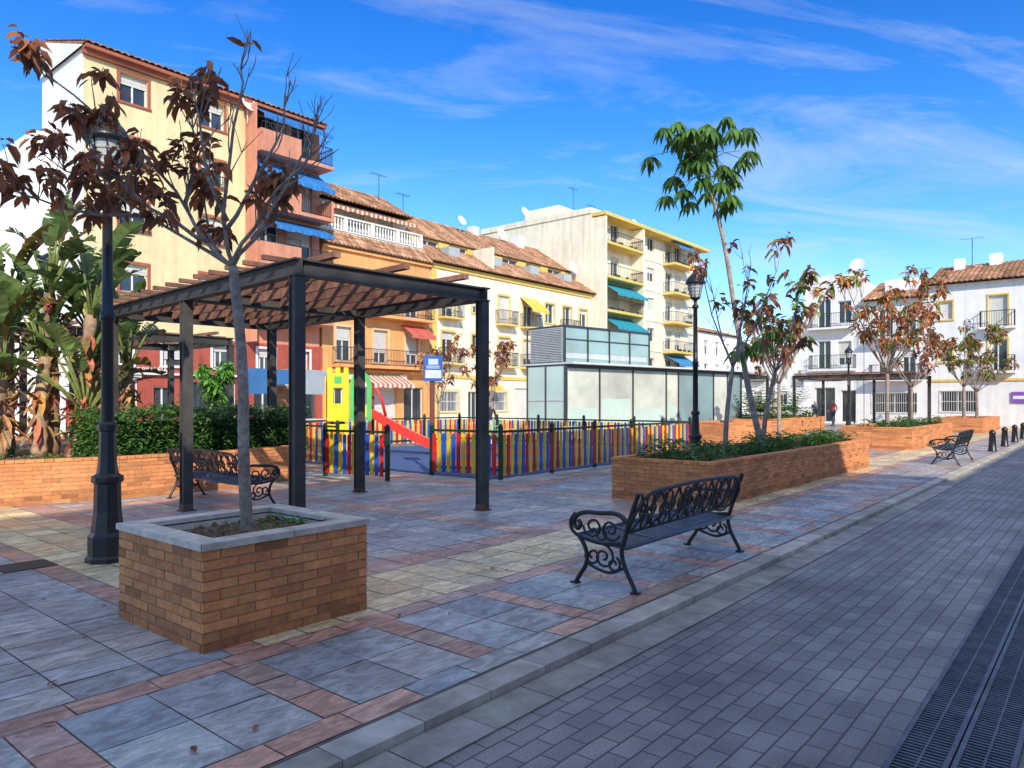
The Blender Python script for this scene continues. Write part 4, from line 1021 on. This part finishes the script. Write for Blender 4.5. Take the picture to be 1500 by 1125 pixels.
# ------------------------------------------------------------------ world / sun / camera
sd=V((.58,.81,0)).normalized(); el=math.radians(30); trav=V((sd.x*math.cos(el),sd.y*math.cos(el),-math.sin(el)))
su=bpy.data.lights.new('sun','SUN'); su.energy=4.8; su.angle=math.radians(.5); su.color=(1,.92,.78)
so_=bpy.data.objects.new('sun',su); sc.collection.objects.link(so_); so_.rotation_euler=trav.to_track_quat('-Z','Y').to_euler()
w=bpy.data.worlds.new('World'); sc.world=w; w.use_nodes=True; nt=w.node_tree; N=nt.nodes;L=nt.links
bg=N['Background']; sky=N.new('ShaderNodeTexSky'); sky.sky_type='NISHITA'; sky.sun_disc=False; sky.sun_elevation=el; sky.sun_rotation=math.atan2(-sd.x,-sd.y); sky.air_density=1.0; sky.dust_density=.3; sky.ozone_density=2.0
tc=N.new('ShaderNodeTexCoord'); sp=N.new('ShaderNodeSeparateXYZ'); L.new(tc.outputs['Generated'],sp.inputs[0])
ad=N.new('ShaderNodeMath'); ad.operation='ADD'; ad.inputs[1].default_value=.12; L.new(sp.outputs['Z'],ad.inputs[0])
dv=N.new('ShaderNodeVectorMath'); dv.operation='DIVIDE'; L.new(tc.outputs['Generated'],dv.inputs[0])
cb=N.new('ShaderNodeCombineXYZ'); [L.new(ad.outputs[0],cb.inputs[i]) for i in range(3)]; L.new(cb.outputs[0],dv.inputs[1])
mp=N.new('ShaderNodeMapping'); mp.vector_type='TEXTURE'; mp.inputs['Rotation'].default_value=(0,0,math.radians(-40)); mp.inputs['Location'].default_value=(3.1,1.7,0); mp.inputs['Scale'].default_value=(1.7,.6,1); L.new(dv.outputs[0],mp.inputs['Vector'])
nz=N.new('ShaderNodeTexNoise'); nz.inputs['Scale'].default_value=1.5; nz.inputs['Detail'].default_value=10; nz.inputs['Roughness'].default_value=.64; nz.inputs['Distortion'].default_value=.8; L.new(mp.outputs[0],nz.inputs['Vector'])
mr=N.new('ShaderNodeMapRange'); mr.inputs[1].default_value=.50; mr.inputs[2].default_value=.85; mr.inputs[3].default_value=0; mr.inputs[4].default_value=.6; L.new(nz.outputs[0],mr.inputs[0])
# bright haze added overhead, out of view, to strengthen and neutralise ambient light
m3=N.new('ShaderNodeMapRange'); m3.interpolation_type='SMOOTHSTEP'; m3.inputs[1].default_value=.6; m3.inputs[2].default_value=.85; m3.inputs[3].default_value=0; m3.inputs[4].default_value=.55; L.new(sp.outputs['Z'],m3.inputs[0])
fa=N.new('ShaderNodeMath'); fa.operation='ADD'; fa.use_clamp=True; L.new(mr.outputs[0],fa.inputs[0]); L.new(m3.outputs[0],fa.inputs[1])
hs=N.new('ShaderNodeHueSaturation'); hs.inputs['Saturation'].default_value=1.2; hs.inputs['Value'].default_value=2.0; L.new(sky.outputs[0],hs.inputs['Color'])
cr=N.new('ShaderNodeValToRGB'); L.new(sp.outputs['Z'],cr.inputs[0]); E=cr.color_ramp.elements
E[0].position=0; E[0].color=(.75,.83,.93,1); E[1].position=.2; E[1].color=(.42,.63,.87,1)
for p_,c_ in ((.36,(.20,.50,.82,1)),(.5,(.10,.40,.78,1)),(.62,(.3,.55,.82,1)),(.8,(.98,.96,.94,1))):  # tint pales overhead, above the view, to keep ambient light neutral
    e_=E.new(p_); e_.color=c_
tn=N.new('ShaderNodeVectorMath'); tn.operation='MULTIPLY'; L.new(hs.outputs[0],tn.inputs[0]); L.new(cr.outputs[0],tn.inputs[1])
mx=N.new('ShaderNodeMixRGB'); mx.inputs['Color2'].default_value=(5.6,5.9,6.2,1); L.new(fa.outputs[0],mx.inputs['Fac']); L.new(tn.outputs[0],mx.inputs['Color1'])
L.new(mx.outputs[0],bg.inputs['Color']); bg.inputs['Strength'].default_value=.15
cam=bpy.data.cameras.new('camera'); co=bpy.data.objects.new('camera',cam); sc.collection.objects.link(co)
co.location=(0,0,1.6); co.rotation_euler=(math.pi/2,0,CROT); cam.sensor_width=36; cam.lens=25.44; cam.shift_y=.017; cam.clip_end=2000
sc.camera=co
sc.view_settings.view_transform='Standard'; sc.view_settings.look='None'; sc.view_settings.exposure=0
